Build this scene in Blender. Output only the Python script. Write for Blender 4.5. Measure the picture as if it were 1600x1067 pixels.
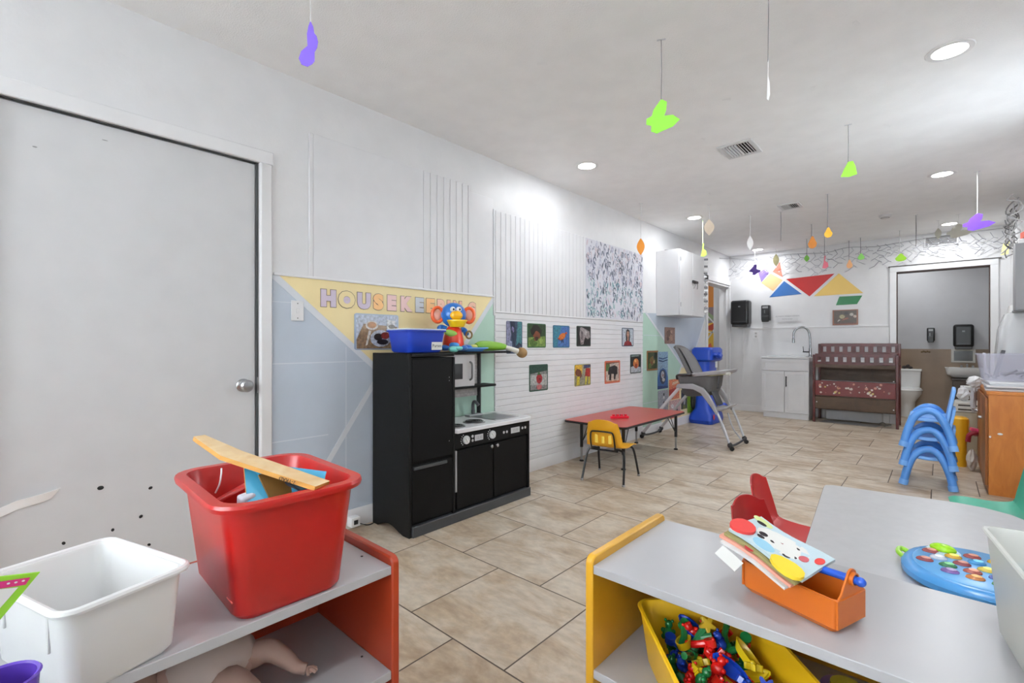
import bpy, bmesh, math, random
from mathutils import Vector, Matrix, Euler
random.seed(7)
S = bpy.context.scene
COL = S.collection
for o in list(bpy.data.objects): bpy.data.objects.remove(o)
PI = math.pi
CEIL = 2.51; RX = 3.19; FY = 8.2

# ---------------------------------------------------------------- camera
cd = bpy.data.cameras.new('camera'); cam = bpy.data.objects.new('camera', cd); COL.objects.link(cam)
cam.location = (2.58, 0, 1.08); cam.rotation_euler = (PI/2, 0, math.radians(42.1))
cd.sensor_width = 36; cd.lens = 742/1600*36; cd.shift_y = 3.5/1600; cd.clip_start = .02
S.camera = cam
# ---------------------------------------------------------------- world, exposure
w = bpy.data.worlds.new('daylight'); S.world = w; w.use_nodes = True
w.node_tree.nodes['Background'].inputs[0].default_value = (.90, .95, 1, 1)
w.node_tree.nodes['Background'].inputs[1].default_value = 13.5
S.view_settings.view_transform = 'Standard'; S.view_settings.look = 'None'
S.view_settings.gamma = 1; S.view_settings.use_curve_mapping = False
S.view_settings.exposure = 0.5
LAMP_W = 6.0          # watts per recessed ceiling lamp
S.cycles.max_bounces = 12; S.cycles.diffuse_bounces = 8; S.cycles.sample_clamp_indirect = 6

# ---------------------------------------------------------------- materials
def lin(c):
    return tuple(((v/255)/12.92 if v/255 <= .04045 else ((v/255+.055)/1.055)**2.4) for v in c)
_m = {}
def M(name, c=(200,200,200), rough=.5, metal=0, bump=0, bscale=80, var=0, vscale=6, c2=None, alpha=1, trans=0, emit=0, coat=0):
    if name in _m: return _m[name]
    m = bpy.data.materials.new(name); m.use_nodes = True; _m[name] = m
    nt = m.node_tree; b = nt.nodes['Principled BSDF']; L = nt.links
    col = lin(c)
    b.inputs['Base Color'].default_value = (*col, 1); b.inputs['Roughness'].default_value = rough
    b.inputs['Metallic'].default_value = metal; b.inputs['Alpha'].default_value = alpha
    b.inputs['Transmission Weight'].default_value = trans; b.inputs['Coat Weight'].default_value = coat
    if emit:
        b.inputs['Emission Color'].default_value = (*col, 1); b.inputs['Emission Strength'].default_value = emit
    tc = nt.nodes.new('ShaderNodeTexCoord')
    if not c2 and not var: var = .04
    n = nt.nodes.new('ShaderNodeTexNoise'); n.inputs['Scale'].default_value = vscale; n.inputs['Detail'].default_value = 4
    L.new(tc.outputs['Object'], n.inputs['Vector'])
    mx = nt.nodes.new('ShaderNodeMix'); mx.data_type = 'RGBA'
    rp = nt.nodes.new('ShaderNodeMapRange'); rp.inputs[1].default_value = .35; rp.inputs[2].default_value = .65
    L.new(n.outputs['Fac'], rp.inputs[0]); L.new(rp.outputs[0], mx.inputs[0])
    mx.inputs[6].default_value = (*col, 1)
    mx.inputs[7].default_value = (*(lin(c2) if c2 else tuple(v*(1-var) for v in col)), 1)
    L.new(mx.outputs[2], b.inputs['Base Color'])
    if bump:
        n2 = nt.nodes.new('ShaderNodeTexNoise'); n2.inputs['Scale'].default_value = bscale; n2.inputs['Detail'].default_value = 3
        L.new(tc.outputs['Object'], n2.inputs['Vector'])
        bp = nt.nodes.new('ShaderNodeBump'); bp.inputs['Strength'].default_value = bump; bp.inputs['Distance'].default_value = .004
        L.new(n2.outputs['Fac'], bp.inputs['Height']); L.new(bp.outputs[0], b.inputs['Normal'])
    return m
def C(r, g, b, rough=.5, **k):
    return M('paint_%d_%d_%d_%d' % (r, g, b, int(rough*100)), (r, g, b), rough, **k)

WALL = M('wall_white', (224,224,225), .45, bump=.15, bscale=60)
CEILM = M('ceiling_white', (245,245,245), .7, bump=.5, bscale=140)
TRIM = M('trim_white', (228,228,229), .3)
DOORM = M('door_white', (204,204,205), .35, bump=.1, bscale=30)
PANEL = M('panel_white', (224,224,226), .35)
WHITE = C(232,232,232,.35); WHT2 = C(215,215,216,.4); BLACK = M('black_satin', (22,22,23), .35); BLK = M('black_matt', (12,12,12), .7)
GREYP = C(120,120,120,.4); CHROME = M('brushed_steel', (170,170,172), .3, metal=1)
LAMIN = M('shelf_laminate', (178,178,181), .3)

def floor_material():
    m = bpy.data.materials.new('floor_tile'); m.use_nodes = True; nt = m.node_tree; L = nt.links; N = nt.nodes
    b = N['Principled BSDF']
    tc = N.new('ShaderNodeTexCoord'); mp = N.new('ShaderNodeMapping'); mp.inputs['Location'].default_value = (-.918+5.1, -.488+5.07, 0)
    L.new(tc.outputs['Object'], mp.inputs[0])
    br = N.new('ShaderNodeTexBrick'); br.offset = .5; br.offset_frequency = 2
    br.inputs['Scale'].default_value = 1; br.inputs['Brick Width'].default_value = .51; br.inputs['Row Height'].default_value = .507
    br.inputs['Mortar Size'].default_value = .0035; br.inputs['Mortar Smooth'].default_value = .3
    br.inputs['Color1'].default_value = (0,0,0,1); br.inputs['Color2'].default_value = (1,1,1,1); br.inputs['Bias'].default_value = 0
    L.new(mp.outputs[0], br.inputs[0])
    # stone clouding, shifted per tile
    sc = N.new('ShaderNodeVectorMath'); sc.operation = 'MULTIPLY'; sc.inputs[1].default_value = (7,7,7); L.new(br.outputs['Color'], sc.inputs[0])
    ad = N.new('ShaderNodeVectorMath'); ad.operation = 'ADD'; L.new(tc.outputs['Object'], ad.inputs[0]); L.new(sc.outputs[0], ad.inputs[1])
    st = N.new('ShaderNodeMapping'); st.inputs['Scale'].default_value = (.9, 1.7, 1); L.new(ad.outputs[0], st.inputs[0])
    n1 = N.new('ShaderNodeTexNoise'); n1.inputs['Scale'].default_value = 3.2; n1.inputs['Detail'].default_value = 9; n1.inputs['Roughness'].default_value = .62; n1.inputs['Distortion'].default_value = .5
    L.new(st.outputs[0], n1.inputs[0])
    cr = N.new('ShaderNodeValToRGB'); e = cr.color_ramp.elements
    e[0].position = .3; e[0].color = (*lin((152,130,106)), 1); e[1].position = .72; e[1].color = (*lin((208,198,182)), 1)
    x = e.new(.44); x.color = (*lin((178,159,136)), 1); x = e.new(.54); x.color = (*lin((192,178,160)), 1)
    L.new(n1.outputs['Fac'], cr.inputs[0])
    n2 = N.new('ShaderNodeTexNoise'); n2.inputs['Scale'].default_value = 22; n2.inputs['Detail'].default_value = 6; L.new(st.outputs[0], n2.inputs[0])
    mr = N.new('ShaderNodeMapRange'); mr.inputs[1].default_value = .35; mr.inputs[2].default_value = .7; mr.inputs[3].default_value = .86; mr.inputs[4].default_value = 1.08
    L.new(n2.outputs['Fac'], mr.inputs[0])
    ml = N.new('ShaderNodeMix'); ml.data_type = 'RGBA'; ml.blend_type = 'MULTIPLY'; ml.inputs[0].default_value = 1
    L.new(cr.outputs[0], ml.inputs[6]); L.new(mr.outputs[0], ml.inputs[7])
    mx = N.new('ShaderNodeMix'); mx.data_type = 'RGBA'; L.new(br.outputs['Fac'], mx.inputs[0]); L.new(ml.outputs[2], mx.inputs[6])
    mx.inputs[7].default_value = (*lin((84,70,58)), 1)
    L.new(mx.outputs[2], b.inputs['Base Color'])
    b.inputs['Roughness'].default_value = .42
    bp = N.new('ShaderNodeBump'); bp.invert = True; bp.inputs['Distance'].default_value = .003; bp.inputs['Strength'].default_value = .6
    L.new(br.outputs['Fac'], bp.inputs['Height']); L.new(bp.outputs[0], b.inputs['Normal'])
    return m

def wood(name, c1, c2, scale=(1,1,12), rough=.4):
    if name in _m: return _m[name]
    m = bpy.data.materials.new(name); _m[name] = m; m.use_nodes = True; nt = m.node_tree; L = nt.links; N = nt.nodes; b = N['Principled BSDF']
    tc = N.new('ShaderNodeTexCoord'); mp = N.new('ShaderNodeMapping'); mp.inputs['Scale'].default_value = scale; L.new(tc.outputs['Object'], mp.inputs[0])
    n = N.new('ShaderNodeTexNoise'); n.inputs['Scale'].default_value = 4; n.inputs['Detail'].default_value = 7; n.inputs['Distortion'].default_value = .8
    L.new(mp.outputs[0], n.inputs[0]); cr = N.new('ShaderNodeValToRGB'); e = cr.color_ramp.elements
    e[0].position = .32; e[0].color = (*lin(c1), 1); e[1].position = .68; e[1].color = (*lin(c2), 1)
    L.new(n.outputs['Fac'], cr.inputs[0]); L.new(cr.outputs[0], b.inputs['Base Color']); b.inputs['Roughness'].default_value = rough
    return m

# ---------------------------------------------------------------- mesh builder
class MB:
    def __init__(s): s.v = []; s.f = []; s.mi = []
    def add(s, vs, fs, mi=0, T=None):
        o = len(s.v); s.v += [tuple(T @ Vector(p)) if T else tuple(p) for p in vs]
        for f in fs: s.f.append([i+o for i in f]); s.mi.append(mi)
        return s
    def box(s, x0, y0, z0, x1, y1, z1, mi=0, T=None):
        v = [(x0,y0,z0),(x1,y0,z0),(x1,y1,z0),(x0,y1,z0),(x0,y0,z1),(x1,y0,z1),(x1,y1,z1),(x0,y1,z1)]
        return s.add(v, [(0,3,2,1),(4,5,6,7),(0,1,5,4),(1,2,6,5),(2,3,7,6),(3,0,4,7)], mi, T)
    def obox(s, c, size, rot=(0,0,0), mi=0):
        a, b, d = [q/2 for q in size]
        return s.box(-a,-b,-d,a,b,d, mi, Matrix.Translation(c) @ Euler(rot).to_matrix().to_4x4())
    def tube(s, pts, r, mi=0, seg=8, closed=False, T=None):
        P = [Vector(p) for p in pts]; n = len(P); rs = r if isinstance(r, (list, tuple)) else [r]*n
        vs = []; up = Vector((0,0,1)); prev = None
        for i, p in enumerate(P):
            if closed: t = (P[(i+1) % n]-P[i-1])
            else: t = P[min(i+1, n-1)]-P[max(i-1, 0)]
            t = t.normalized() if t.length else Vector((0,0,1))
            if prev is None:
                a = t.cross(up)
                if a.length < .1: a = t.cross(Vector((1,0,0)))
            else: a = prev - t*prev.dot(t)
            a.normalize(); prev = a; b = t.cross(a)
            for k in range(seg):
                th = 2*PI*k/seg; vs.append(p + (a*math.cos(th)+b*math.sin(th))*rs[i])
        fs = []
        for i in range(n if closed else n-1):
            j = (i+1) % n
            for k in range(seg):
                l = (k+1) % seg; fs.append((i*seg+k, i*seg+l, j*seg+l, j*seg+k))
        if not closed: fs += [tuple(range(seg))[::-1], tuple((n-1)*seg+k for k in range(seg))]
        return s.add(vs, fs, mi, T)
    def lathe(s, prof, c=(0,0,0), mi=0, seg=24, T=None, ring=False):
        vs = []; n = len(prof)
        for r, z in prof:
            for k in range(seg):
                a = 2*PI*k/seg; vs.append((c[0]+r*math.cos(a), c[1]+r*math.sin(a), c[2]+z))
        fs = [(i*seg+k, i*seg+(k+1) % seg, (i+1)*seg+(k+1) % seg, (i+1)*seg+k) for i in range(n-1) for k in range(seg)]
        if ring: fs += [((n-1)*seg+k, (n-1)*seg+(k+1) % seg, (k+1) % seg, k) for k in range(seg)]
        else: fs += [tuple(range(seg))[::-1], tuple((n-1)*seg+k for k in range(seg))]
        return s.add(vs, fs, mi, T)
    def cyl(s, c, r, h, mi=0, axis='Z', seg=20, r2=None):
        R = {'Z': Euler((0,0,0)), 'X': Euler((0,PI/2,0)), 'Y': Euler((-PI/2,0,0))}[axis].to_matrix().to_4x4()
        return s.lathe([(r,0),(r if r2 is None else r2,h)], (0,0,0), mi, seg, Matrix.Translation(c) @ R)
    def ell(s, c, r, mi=0, rot=(0,0,0), seg=16, rings=10):
        prof = [(max(.0001, math.cos(-PI/2+PI*i/rings)), math.sin(-PI/2+PI*i/rings)) for i in range(rings+1)]
        if isinstance(r, (int, float)): r = (r,r,r)
        T = Matrix.Translation(c) @ Euler(rot).to_matrix().to_4x4() @ Matrix.Diagonal((*r, 1))
        return s.lathe(prof, (0,0,0), mi, seg, T)
    def prism(s, poly, axis, a, b, mi=0, T=None):
        def q(p, h): return {'X': (h,p[0],p[1]), 'Y': (p[0],h,p[1]), 'Z': (p[0],p[1],h)}[axis]
        n = len(poly); v = [q(p,a) for p in poly]+[q(p,b) for p in poly]
        return s.add(v, [tuple(range(n))[::-1], tuple(range(n,2*n))]+[(i,(i+1) % n,(i+1) % n+n,i+n) for i in range(n)], mi, T)
    def loft(s, loops, mi=0, cap0=True, cap1=True, T=None):
        n = len(loops[0]); v = [p for l in loops for p in l]
        f = [(i*n+k, i*n+(k+1) % n, (i+1)*n+(k+1) % n, (i+1)*n+k) for i in range(len(loops)-1) for k in range(n)]
        if cap0: f.append(tuple(range(n))[::-1])
        if cap1: f.append(tuple((len(loops)-1)*n+k for k in range(n)))
        return s.add(v, f, mi, T)
    def sheet(s, rows, t, mi=0, T=None):
        """curved shell from a grid of points, thickness t"""
        R = [[Vector(p) for p in r] for r in rows]; n = len(R); m = len(R[0]); top = []; bot = []
        for i in range(n):
            for j in range(m):
                du = R[min(i+1,n-1)][j]-R[max(i-1,0)][j]; dv = R[i][min(j+1,m-1)]-R[i][max(j-1,0)]
                nn = du.cross(dv); nn = nn.normalized() if nn.length else Vector((0,0,1))
                top.append(R[i][j]+nn*t/2); bot.append(R[i][j]-nn*t/2)
        f = []; N = n*m
        for i in range(n-1):
            for j in range(m-1):
                a, b, c, d = i*m+j, i*m+j+1, (i+1)*m+j+1, (i+1)*m+j
                f += [(a,d,c,b), (a+N,b+N,c+N,d+N)]
        edge = [j for j in range(m)]+[i*m+m-1 for i in range(1,n)]+[(n-1)*m+j for j in range(m-2,-1,-1)]+[i*m for i in range(n-2,0,-1)]
        for k in range(len(edge)):
            a, b = edge[k], edge[(k+1) % len(edge)]; f.append((a,b,b+N,a+N))
        return s.add(top+bot, f, mi, T)
    def text(s, txt, o, right, up, size, depth=.001, mi=0, align='CENTER', bold=0, space=1):
        cu = bpy.data.curves.new('t', 'FONT'); cu.body = txt; cu.size = size; cu.extrude = depth; cu.align_x = align; cu.align_y = 'CENTER'
        cu.offset = bold; cu.space_character = space; cu.resolution_u = 3
        ob = bpy.data.objects.new('t', cu); COL.objects.link(ob); dg = bpy.context.evaluated_depsgraph_get()
        me = bpy.data.meshes.new_from_object(ob.evaluated_get(dg))
        r = Vector(right).normalized(); u = Vector(up).normalized(); nn = r.cross(u); o = Vector(o)
        s.add([o+r*v.co.x+u*v.co.y+nn*v.co.z for v in me.vertices], [tuple(p.vertices) for p in me.polygons], mi)
        bpy.data.objects.remove(ob); bpy.data.meshes.remove(me)
        return s
    def build(s, name, mats, parent=None, smooth=True, bevel=0, seg=2, local=False, subsurf=0):
        if not isinstance(mats, (list, tuple)): mats = [mats]
        vs = s.v
        loc = Vector((0,0,0))
        if not local:
            if parent is not None:
                q = parent; off = Vector((0,0,0))
                while q is not None: off += q.location; q = q.parent
                vs = [tuple(Vector(p)-off) for p in vs]
            else:
                xs, ys, zs = zip(*vs); loc = Vector(((min(xs)+max(xs))/2, (min(ys)+max(ys))/2, min(zs)))
                vs = [tuple(Vector(p)-loc) for p in vs]
        me = bpy.data.meshes.new(name); me.from_pydata(vs, [], s.f)
        used = sorted(set(s.mi))
        for i in used: me.materials.append(mats[i])
        me.polygons.foreach_set('material_index', [used.index(i) for i in s.mi])
        me.validate(); me.update()
        bm = bmesh.new(); bm.from_mesh(me); bmesh.ops.recalc_face_normals(bm, faces=bm.faces); bm.to_mesh(me); bm.free()
        if smooth:
            me.polygons.foreach_set('use_smooth', [True]*len(me.polygons)); me.set_sharp_from_angle(angle=math.radians(35))
        o = bpy.data.objects.new(name, me); COL.objects.link(o); o.location = loc
        if parent is not None: o.parent = parent
        if bevel:
            b = o.modifiers.new('bevel', 'BEVEL'); b.width = bevel; b.segments = seg; b.limit_method = 'ANGLE'; b.angle_limit = math.radians(50)
        if subsurf:
            b = o.modifiers.new('sub', 'SUBSURF'); b.levels = b.render_levels = subsurf
        return o

def tag(o, label, cat, group=None, kind=None):
    if label: o['label'] = label
    if cat: o['category'] = cat
    if group: o['group'] = group
    if kind: o['kind'] = kind
    return o
def thing(name, loc, label, cat, group=None, rz=0):
    o = bpy.data.objects.new(name, None); COL.objects.link(o); o.location = loc; o.rotation_euler = (0,0,rz)
    o.empty_display_size = .05
    return tag(o, label, cat, group)
def struct(o): o['kind'] = 'structure'; return o
def copy_tree(o, parent=None):
    c = o.copy(); COL.objects.link(c); c.parent = parent
    for ch in list(o.children): copy_tree(ch, c)
    return c
def arc(cx, cy, r, a0, a1, n):
    return [(cx+r*math.cos(math.radians(a0+(a1-a0)*i/n)), cy+r*math.sin(math.radians(a0+(a1-a0)*i/n))) for i in range(n+1)]
def rrect(hx, hy, r, n=5, cx=0, cy=0):
    r = min(r, hx*.98, hy*.98)
    return arc(cx+hx-r,cy+hy-r,r,0,90,n)+arc(cx-hx+r,cy+hy-r,r,90,180,n)+arc(cx-hx+r,cy-hy+r,r,180,270,n)+arc(cx+hx-r,cy-hy+r,r,270,360,n)
def smoothp(pts, k=4):
    """Catmull-Rom through 3-D points"""
    P = [Vector(p) for p in pts]; P = [P[0]*2-P[1]]+P+[P[-1]*2-P[-2]]; out = []
    for i in range(1, len(P)-2):
        for j in range(k):
            t = j/k; a, b, c, d = P[i-1], P[i], P[i+1], P[i+2]
            out.append(.5*((2*b)+(c-a)*t+(2*a-5*b+4*c-d)*t*t+(3*b-a-3*c+d)*t**3))
    return out+[P[-2]]
def tub(m, z0, z1, b, t, r, wall=.004, rim=.01, rimh=.008, mi=0, T=None, roll=False):
    """tapered open tub, b / t = half sizes at the base / mouth (outer)"""
    def L(hx, hy, z, rr): return [(x, y, z) for x, y in rrect(hx, hy, rr)]
    k = .96
    loops = [L(b[0]-.008,b[1]-.008,z0,r*.7), L(b[0],b[1],z0+.01,r*.8)]
    loops += [L(b[0]+(t[0]-b[0])*k, b[1]+(t[1]-b[1])*k, z0+(z1-z0)*k-rimh, r)]
    loops += [L(t[0],t[1],z1-rimh*1.2,r), L(t[0]+rim,t[1]+rim,z1-rimh*1.2,r+rim), L(t[0]+rim+.002,t[1]+rim+.002,z1-rimh*.5,r+rim), L(t[0]+rim,t[1]+rim,z1,r+rim)]
    loops += [L(t[0]-wall+.002,t[1]-wall+.002,z1,r), L(t[0]-wall,t[1]-wall,z1-.004,r)]
    loops += [L(b[0]-wall,b[1]-wall,z0+.014,r*.8), L(b[0]-wall-.01,b[1]-wall-.01,z0+wall+.003,r*.7)]
    m.loft(loops, mi, T=T); return m
def RT(x, y, z=0, rz=0): return Matrix.Translation((x,y,z)) @ Matrix.Rotation(rz, 4, 'Z')

# ================================================================ STRUCTURE
FLOORM = floor_material()
struct(MB().box(-1.6,-2.3,-.1,RX+.1,9.7,0).build('floor', FLOORM, smooth=False))
struct(MB().box(-1.6,-2.3,CEIL,RX+.1,9.7,CEIL+.1).build('ceiling', CEILM, smooth=False))
BLUEW = C(186,196,208,.5); LAVW = C(190,195,206,.5); YELW = C(232,213,160,.5); GREENW = C(176,206,190,.5); STRIPE = C(214,218,224,.5); CREAMW = C(236,222,178,.5)
m = MB()
m.box(-.16,-2.2,0,0,0,CEIL).box(-.16,0,0,-.06,.926,2.0).box(-.16,0,2.0,0,.926,CEIL).box(-.16,.926,0,0,7.184,CEIL).box(-.16,7.184,2.03,0,8.2,CEIL)  # slab filling the opening behind the door is added, unseen, to block leaking light
def P_(poly, mi, lay=1): m.prism(poly, 'X', .0002, .0006*lay+.0004, mi)
# housekeeping mural: blue, yellow triangle, green, pale stripes between
P_([(.995,.1),(2.647,.1),(2.647,1.44),(.995,1.44)], 1)
P_([(2.647,.1),(2.647,1.44),(1.95,.61),(1.7,.1)], 3, 2)
P_([(1.0,1.44),(2.647,1.445),(1.95,.615),(1.615,.9)], 2, 3)
def stripe(a, b, wd, mi, lay=4):
    d = Vector((b[0]-a[0], b[1]-a[1])).normalized(); n = Vector((-d.y, d.x))*wd/2
    P_([(a[0]-n.x,a[1]-n.y),(b[0]-n.x,b[1]-n.y),(b[0]+n.x,b[1]+n.y),(a[0]+n.x,a[1]+n.y)], mi, lay)
stripe((1.0,1.44),(1.66,.885),.036,4); stripe((2.64,1.43),(1.95,.61),.036,4); stripe((1.69,.98),(1.12,.15),.03,4)
for z in (.975,.565): stripe((.995,z),(1.56 if z > .9 else 1.3,z),.006,5,3)
stripe((1.408,.1),(1.408,1.06),.006,5,2)
for z in (1.3,): stripe((.995,z),(1.1,z),.004,5,2)
# second mural beyond the white panels
P_([(5.11,.1),(7.12,.1),(7.12,1.5),(5.11,1.44)], 1)
P_([(5.11,.1),(5.11,1.44),(5.2,1.44),(6.25,.78),(5.6,.1)], 3, 2)
P_([(6.25,.8),(6.9,.8),(7.12,1.2),(7.12,.1),(5.62,.1)], 6, 3)
P_([(7.12,1.5),(6.55,.8),(7.12,.8)], 7, 4)
stripe((5.2,1.445),(6.3,.76),.03,4,5); stripe((7.1,1.46),(6.5,.74),.03,4,5); stripe((6.25,.8),(5.65,.12),.03,4,5)
for z in (.38,.78,1.18): stripe((5.14,z),(5.62,z),.006,5,4)
wl = struct(m.build('wall_left', [WALL, BLUEW, YELW, GREENW, STRIPE, C(206,212,220,.5), CREAMW, C(214,214,212,.5)], smooth=False))
# far wall with bathroom opening
m = MB().box(-.16,8.2,0,2.13,8.32,CEIL).box(2.13,8.2,2.04,3.03,8.32,CEIL).box(3.03,8.2,0,RX+.1,8.32,CEIL)
struct(m.build('wall_far', WALL, smooth=False))
# right wall, window openings out of the frame
m = MB()
wy = [(3.4,4.4)]
m.box(RX,-2.2,0,RX+.1,8.2,1.0).box(RX,-2.2,2.35,RX+.1,8.2,CEIL)
for a, b in [(-2.2,3.4),(4.4,8.2)]: m.box(RX,a,1.0,RX+.1,b,2.35)
struct(m.build('wall_right', WALL, smooth=False))
m = MB().box(-.16,-2.3,0,.2,-2.2,CEIL).box(3.0,-2.3,0,RX+.1,-2.2,CEIL).box(.2,-2.3,0,3.0,-2.2,1.0).box(.2,-2.3,2.4,3.0,-2.2,CEIL)
struct(m.build('wall_back', WALL, smooth=False))
GLASS = M('window_glass', (235,240,242), .05, trans=1)
def unseen_window(n, axis, c, a, b, z0, z1):
    f = MB(); g = MB()
    def bx(mm, u0, u1, za, zb, d0, d1):
        if axis == 'X': mm.box(c+d0,u0,za,c+d1,u1,zb)
        else: mm.box(u0,c+d0,za,u1,c+d1,zb)
    for u in (a, (a+b)/2-.02, b-.04): bx(f, u, u+.04, z0, z1, .02, .07)
    for z in (z0, (z0+z1)/2-.02, z1-.04): bx(f, a, b, z, z+.04, .021, .069)
    o = struct(f.build('window_%d' % n, TRIM, bevel=.003)); bx(g, a+.01, b-.01, z0+.01, z1-.01, .043, .047)
    g.build('glass_pane', GLASS, o, smooth=False)
unseen_window(1,'X',RX,3.4,4.4,1.0,2.35); unseen_window(2,'Y',-2.29,.2,3.0,1.0,2.4)  # the one in the back wall is unseen, added for fill daylight
# bathroom and hallway shells
m = MB().box(1.3,9.6,0,RX+.1,9.7,1.0,1).box(1.3,9.6,1.0,RX+.1,9.7,CEIL,0)
struct(m.build('wall_bathroom_back', [C(196,196,198,.5), M('brown_tile', (150,127,103), .4, c2=(134,112,90), vscale=3)], smooth=False))
for nm, x in (('wall_bathroom_left',1.3),('wall_bathroom_right',RX)):
    struct(MB().box(x,8.32,0,x+.1,9.6,1.0,1).box(x,8.32,1.0,x+.1,9.6,CEIL,0).build(nm, [C(196,196,198,.5), _m['brown_tile']], smooth=False))
m = MB().box(-1.6,8.9,0,-.16,9.0,CEIL)
hall = [C(150,134,140,.5), C(240,196,80,.5), C(222,140,52,.5), C(190,80,60,.5), C(235,120,90,.5), C(150,170,130,.5), BLK, C(226,226,226,.5)]
def h_(poly, mi, k): m.prism(poly, 'Y', 8.8996-.0004*k, 8.8998, mi+1)
h_([(-1.5,.9),(-.16,.9),(-.16,2.2),(-1.5,2.2)],0,1); h_([(-.75,1.75),(-.3,1.75),(-.3,2.15),(-.75,2.15)],2,2)
h_([(-.75,.9),(-.62,1.45),(-.3,1.5),(-.3,.9)],1,3); h_([(-.7,1.35),(-.4,1.3),(-.42,1.5)],3,4); h_([(-.7,.95),(-.5,.9),(-.55,1.1)],4,5); h_([(-.72,1.45),(-.45,1.55),(-.72,1.75)],5,4)
h_([(-1.5,0),(-.16,0),(-.16,.9),(-1.5,.9)],6,2)
for a, b in (((-.72,1.0),(-.35,1.55)),((-.72,1.72),(-.4,1.35)),((-.7,1.3),(-.35,1.28))):
    d = Vector((b[0]-a[0],b[1]-a[1])).normalized(); n = Vector((-d.y,d.x))*.012
    h_([(a[0]-n.x,a[1]-n.y),(b[0]-n.x,b[1]-n.y),(b[0]+n.x,b[1]+n.y),(a[0]+n.x,a[1]+n.y)],7,6)
struct(m.build('wall_hallway_end', [WALL]+hall, smooth=False))
struct(MB().box(-1.6,6.2,0,-1.5,8.9,CEIL).box(-1.5,6.2,0,-.16,6.3,CEIL).build('wall_hallway_side', WALL, smooth=False))
struct(MB().box(-.26,8.2,0,-.16,8.9,CEIL).build('wall_hallway_return', C(196,196,197,.5), smooth=False))

# baseboards and trims
BB = [(0,0),(.016,0),(.016,.085),(.008,.105),(0,.105)]
struct(MB().prism(BB,'Y',.995,7.1).build('baseboard_left', TRIM))
struct(MB().box(.02,8.184,0,.58,8.2,.1).box(1.2,8.186,0,2.06,8.2,.1).build('baseboard_far', TRIM, bevel=.004))
struct(MB().box(RX-.015,-2.2,0,RX,8.184,.1).build('baseboard_right', TRIM, bevel=.004))
# door 1: leaf, frame, knob
d1 = struct(MB().box(-.05,.004,.008,-.012,.918,1.993).build('door_1', DOORM, bevel=.003))
struct(MB().box(-.012,.918,0,.004,.93,2.0).box(-.012,-.01,1.996,.004,.93,2.006).build('trim_9', C(60,60,60,.6)))
m = MB(); m.prism([(0,0),(.022,0),(.026,.008),(.018,.06),(0,.068)],'Z',0,2.0,0,Matrix.Translation((0,.928,0)))
m.box(0,-.075,2.0,.02,.996,2.066); m.box(0,-.075,0,.02,-.005,2.0)
struct(m.build('trim_1', TRIM, bevel=.004))
k = MB().lathe([(.033,0),(.033,.004),(.027,.009),(.012,.012),(.012,.03),(.024,.036),(.03,.046),(.03,.058),(.022,.066),(.006,.068)],(0,0,0),0,28,Matrix.Translation((-.0119,.862,.872))@Euler((0,PI/2,0)).to_matrix().to_4x4())
k.box(-.0115,.921,.83,.0045,.926,.91).build('door_knob', CHROME, d1)['label'] = 'brushed metal door knob'
m = MB()
for i,(y,z,r) in enumerate([(.318,.481,.011),(.486,.443,.008),(.452,.326,.008),(.357,.295,.007),(.206,.286,.007),(.481,.194,.007),(.30,.15,.006)]):
    m.ell((-.0118,y,z),(.0012,r,r*.8),0,(.5*i,0,0),12,6)
m.build('bolt_hole', BLK, d1)['kind'] = 'stuff'
MB().ell((-.0118,.125,1.839),(.0008,.007,.003)).ell((-.0118,.332,1.93),(.0008,.01,.002)).build('scuff_mark', C(150,150,150,.7), d1)
m = MB(); m.sheet([[(-.006,.0,.425),(-.006,.0,.46)],[(-.005,.08,.455),(.004,.075,.49)],[(-.004,.15,.468),(.012,.15,.503)],[(-.006,.17,.475),(.004,.197,.512)]],.001)
tag(m.build('torn_tape', C(250,250,250,.2)), 'strip of torn clear white tape peeling off the lower part of the white door', 'tape')
# doorway 2 (left wall, far end) casing, far bathroom door casing
m = MB().box(0,7.11,0,.018,7.18,2.1).box(0,7.11,2.03,.018,8.195,2.1).box(-.16,8.17,0,.012,8.199,2.03).box(-.165,7.184,2.0,.0,8.2,2.03)
m.box(-.05,8.15,0,-.03,8.17,2.03)
struct(m.build('trim_2', TRIM, bevel=.003))
m = MB().box(2.065,8.18,0,2.135,8.2,2.11).box(3.025,8.18,0,3.095,8.2,2.11).box(2.065,8.178,2.04,3.095,8.2,2.112)
struct(m.build('trim_3', TRIM, bevel=.003))
m = MB().box(2.05,8.172,2.112,3.12,8.2,2.122); struct(m.build('trim_10', C(80,76,74,.6)))
m = MB().box(2.13,8.19,0,2.142,8.33,2.04).box(3.018,8.19,0,3.03,8.33,2.04).box(2.13,8.19,2.028,3.03,8.33,2.04)
struct(m.build('trim_4', C(72,50,42,.5)))
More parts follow.
